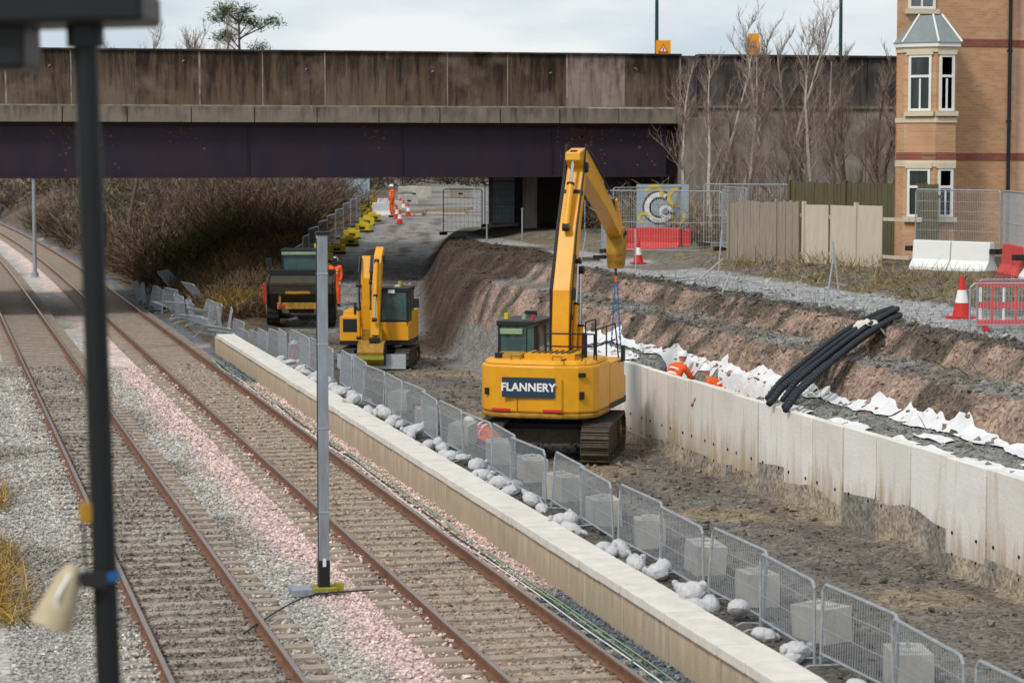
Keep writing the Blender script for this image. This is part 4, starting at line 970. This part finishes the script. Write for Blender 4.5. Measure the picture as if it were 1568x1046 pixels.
# ---------------------------------------------------------------- ramp side items, distance
for i,y in enumerate(np.linspace(87,124,11)):
    Xr,zr=ramp(y); x=Xr-1.9+random.uniform(-.2,.2); z=zt(x,y); e=empty('barrier_weight',(x,y,z),rz=random.uniform(-.6,.6)); mb=MB(); mb.box((0,0,.22),(.75,.55,.32),'yp'); mb.box((0,0,.42),(.35,.3,.12),'yp'); mb.box((0,0,.05),(.8,.6,.08),'black'); mb.box((0,-.28,.2),(.3,.03,.12),'black'); mb.obj('weight_body',e,bevel=.04)
for y in np.arange(88,124,3.5):
    Xr,_=ramp(y); Xq,_=ramp(y+3.4); heras('mesh_fence_panel',(Xr-2.7,y),(Xq-2.7,y+3.4),zt(Xr-2.7,y)-.05,1.4,step=.3)
def cblock(x,y,s,k,asp=1.6,h=.7):
    e=empty('concrete_block',(x,y,zt(x,y)),rz=random.uniform(-.5,.5)); mb=MB(); mb.box((0,0,s*h/2),(s*asp,s*.8,s*h),k); mb.box((0,0,s*h+.02),(s*.5,s*.3,.06),k); mb.box((0,-s*.41,s*h*.4),(s*.3,.04,s*.12),'black'); mb.obj('block_body',e,bevel=.05)
for x,y,s,k in((35.2,177,1.3,'conc'),(33.4,171,.9,'winglow'),(36.8,182,1.1,'hoard'),(31.5,160,.9,'conc'),(28.5,150,.8,'winglow'),(26.3,147,.8,'yp'),(29.4,163,.9,'yellowd'),(39.5,180,1.1,'winglow'),(24.6,138,.8,'yp'),(27.8,145,.8,'hoard'),(25.,144,.7,'winglow')): cblock(x,y,s,k,random.uniform(1.1,1.8))
cblock(25.6,135,.9,'conc',2.4,.5)
for x,y in((24.2,133),(26.5,144)): jersey('water_filled_barrier',(x,y),(x+1.0,y+.5),random.choice((('red','txt'),('txt','red'))))
for x,y in((24.6,128),(26.2,133),(27.5,141),(28.3,146)): cone(x,y,1.0)
for k in range(5):
    x,y=random.uniform(23.5,30),random.uniform(134,160); e=empty('timber_stack',(x,y,zt(x,y)),rz=random.uniform(0,3)); mb=MB()
    for j in range(6): mb.box((random.uniform(-.05,.05),(j%3-1)*.25,.1+.18*(j//3)),(2.4,.2,.14),'wood' if j%2 else 'hoard')
    mb.obj('boards',e)
person('construction_worker',24.9,131,zt(24.9,131),R(100),'standing')
e=empty('corrugated_hoarding',(21.0,150,2.5),rz=R(-14)); mb=MB(); vs=[]; n=100
for i in range(n+1):
    x=i*.06; yo=.03*math.sin(i*1.3); vs+=[(x,yo,0),(x,yo,2.0)]
mb.add(vs,[(2*i,2*i+2,2*i+3,2*i+1) for i in range(n)],'hoardb'); 
for i in range(3): mb.box((i*2.3,.08,1),(.1,.1,2.1),'galv')
mb.obj('sheets',e)
heras('mesh_fence_panel',(22.6,98.2),(24.3,97.5),zt(23.5,98),1.9,k='black',step=.14)
heras('mesh_fence_panel',(21.0,99.),(22.5,98.3),zt(22,98.5),1.9,k='black',step=.18)
mb=MB(); mb.box((23.6,99,zt(23.6,99)+1.1),(.9,.1,1.9),'hoardb'); mb.box((23.6,98.9,zt(23.6,99)+2.1),(1.,.2,.08),'wing'); mb.box((23.6,99,zt(23.6,99)+.05),(1.2,.4,.15),'conc'); mb.obj('site_cabinet',bevel=.02)
for x in(20.9,22.3,24.8,26.2,27.6): mb=MB(); z=zt(x,91); mb.cyl((x,90.5,z-.1),(x,90.5,z+1.2),.03,.03,8,'galv'); mb.box((x,90.5,z+1.2),(.08,.08,.04),'galv'); mb.obj('steel_stake')

# ---------------------------------------------------------------- light, world, camera
Sd=Vector((-.55,-.42,.72)).normalized()
sl=bpy.data.lights.new('sun','SUN'); sl.energy=2.2; sl.angle=R(10); sl.color=(1,.955,.895)
so=bpy.data.objects.new('sun',sl); COL.objects.link(so); so.rotation_euler=Sd.to_track_quat('Z','Y').to_euler()
w=bpy.data.worlds.new('World'); S.world=w; w.use_nodes=True; nt=w.node_tree; nt.nodes.clear(); L=nt.links
out=nd(nt,'ShaderNodeOutputWorld'); bg=nd(nt,'ShaderNodeBackground'); bg.inputs[1].default_value=.1
sky=nd(nt,'ShaderNodeTexSky',sky_type='NISHITA',sun_disc=False); sky.sun_elevation=math.asin(Sd.z); sky.sun_rotation=math.atan2(Sd.x,Sd.y)
tc=nd(nt,'ShaderNodeTexCoord'); mp=nd(nt,'ShaderNodeMapping'); mp.inputs['Scale'].default_value=(1,1,3.5); L.new(tc.outputs['Generated'],mp.inputs[0])
n=nd(nt,'ShaderNodeTexNoise'); n.inputs['Scale'].default_value=8.; n.inputs['Detail'].default_value=7; n.inputs['Roughness'].default_value=.5; L.new(mp.outputs[0],n.inputs[0])
cr=nd(nt,'ShaderNodeValToRGB'); cr.color_ramp.elements[0].position=.38; cr.color_ramp.elements[0].color=(6.2,7.2,8.0,1); cr.color_ramp.elements[1].position=.60; cr.color_ramp.elements[1].color=(9.2,9.4,9.5,1); L.new(n.outputs[0],cr.inputs[0])
mx=nd(nt,'ShaderNodeMix',data_type='RGBA'); mx.inputs[0].default_value=.9; L.new(sky.outputs[0],mx.inputs[6]); L.new(cr.outputs[0],mx.inputs[7]); L.new(mx.outputs[2],bg.inputs[0]); L.new(bg.outputs[0],out.inputs[0])
cd=bpy.data.cameras.new('camera'); cam=bpy.data.objects.new('camera',cd); COL.objects.link(cam); cam.location=(0,0,6.1)
cam.rotation_euler=(R(90-4.45),0,R(-13.6)); cd.lens=85; cd.sensor_width=36; cd.clip_end=8000; cd.clip_start=.1
cd.dof.use_dof=True; cd.dof.focus_distance=50; cd.dof.aperture_fstop=2.6
S.camera=cam
S.view_settings.view_transform='Standard'; S.view_settings.look='None'; S.view_settings.exposure=0
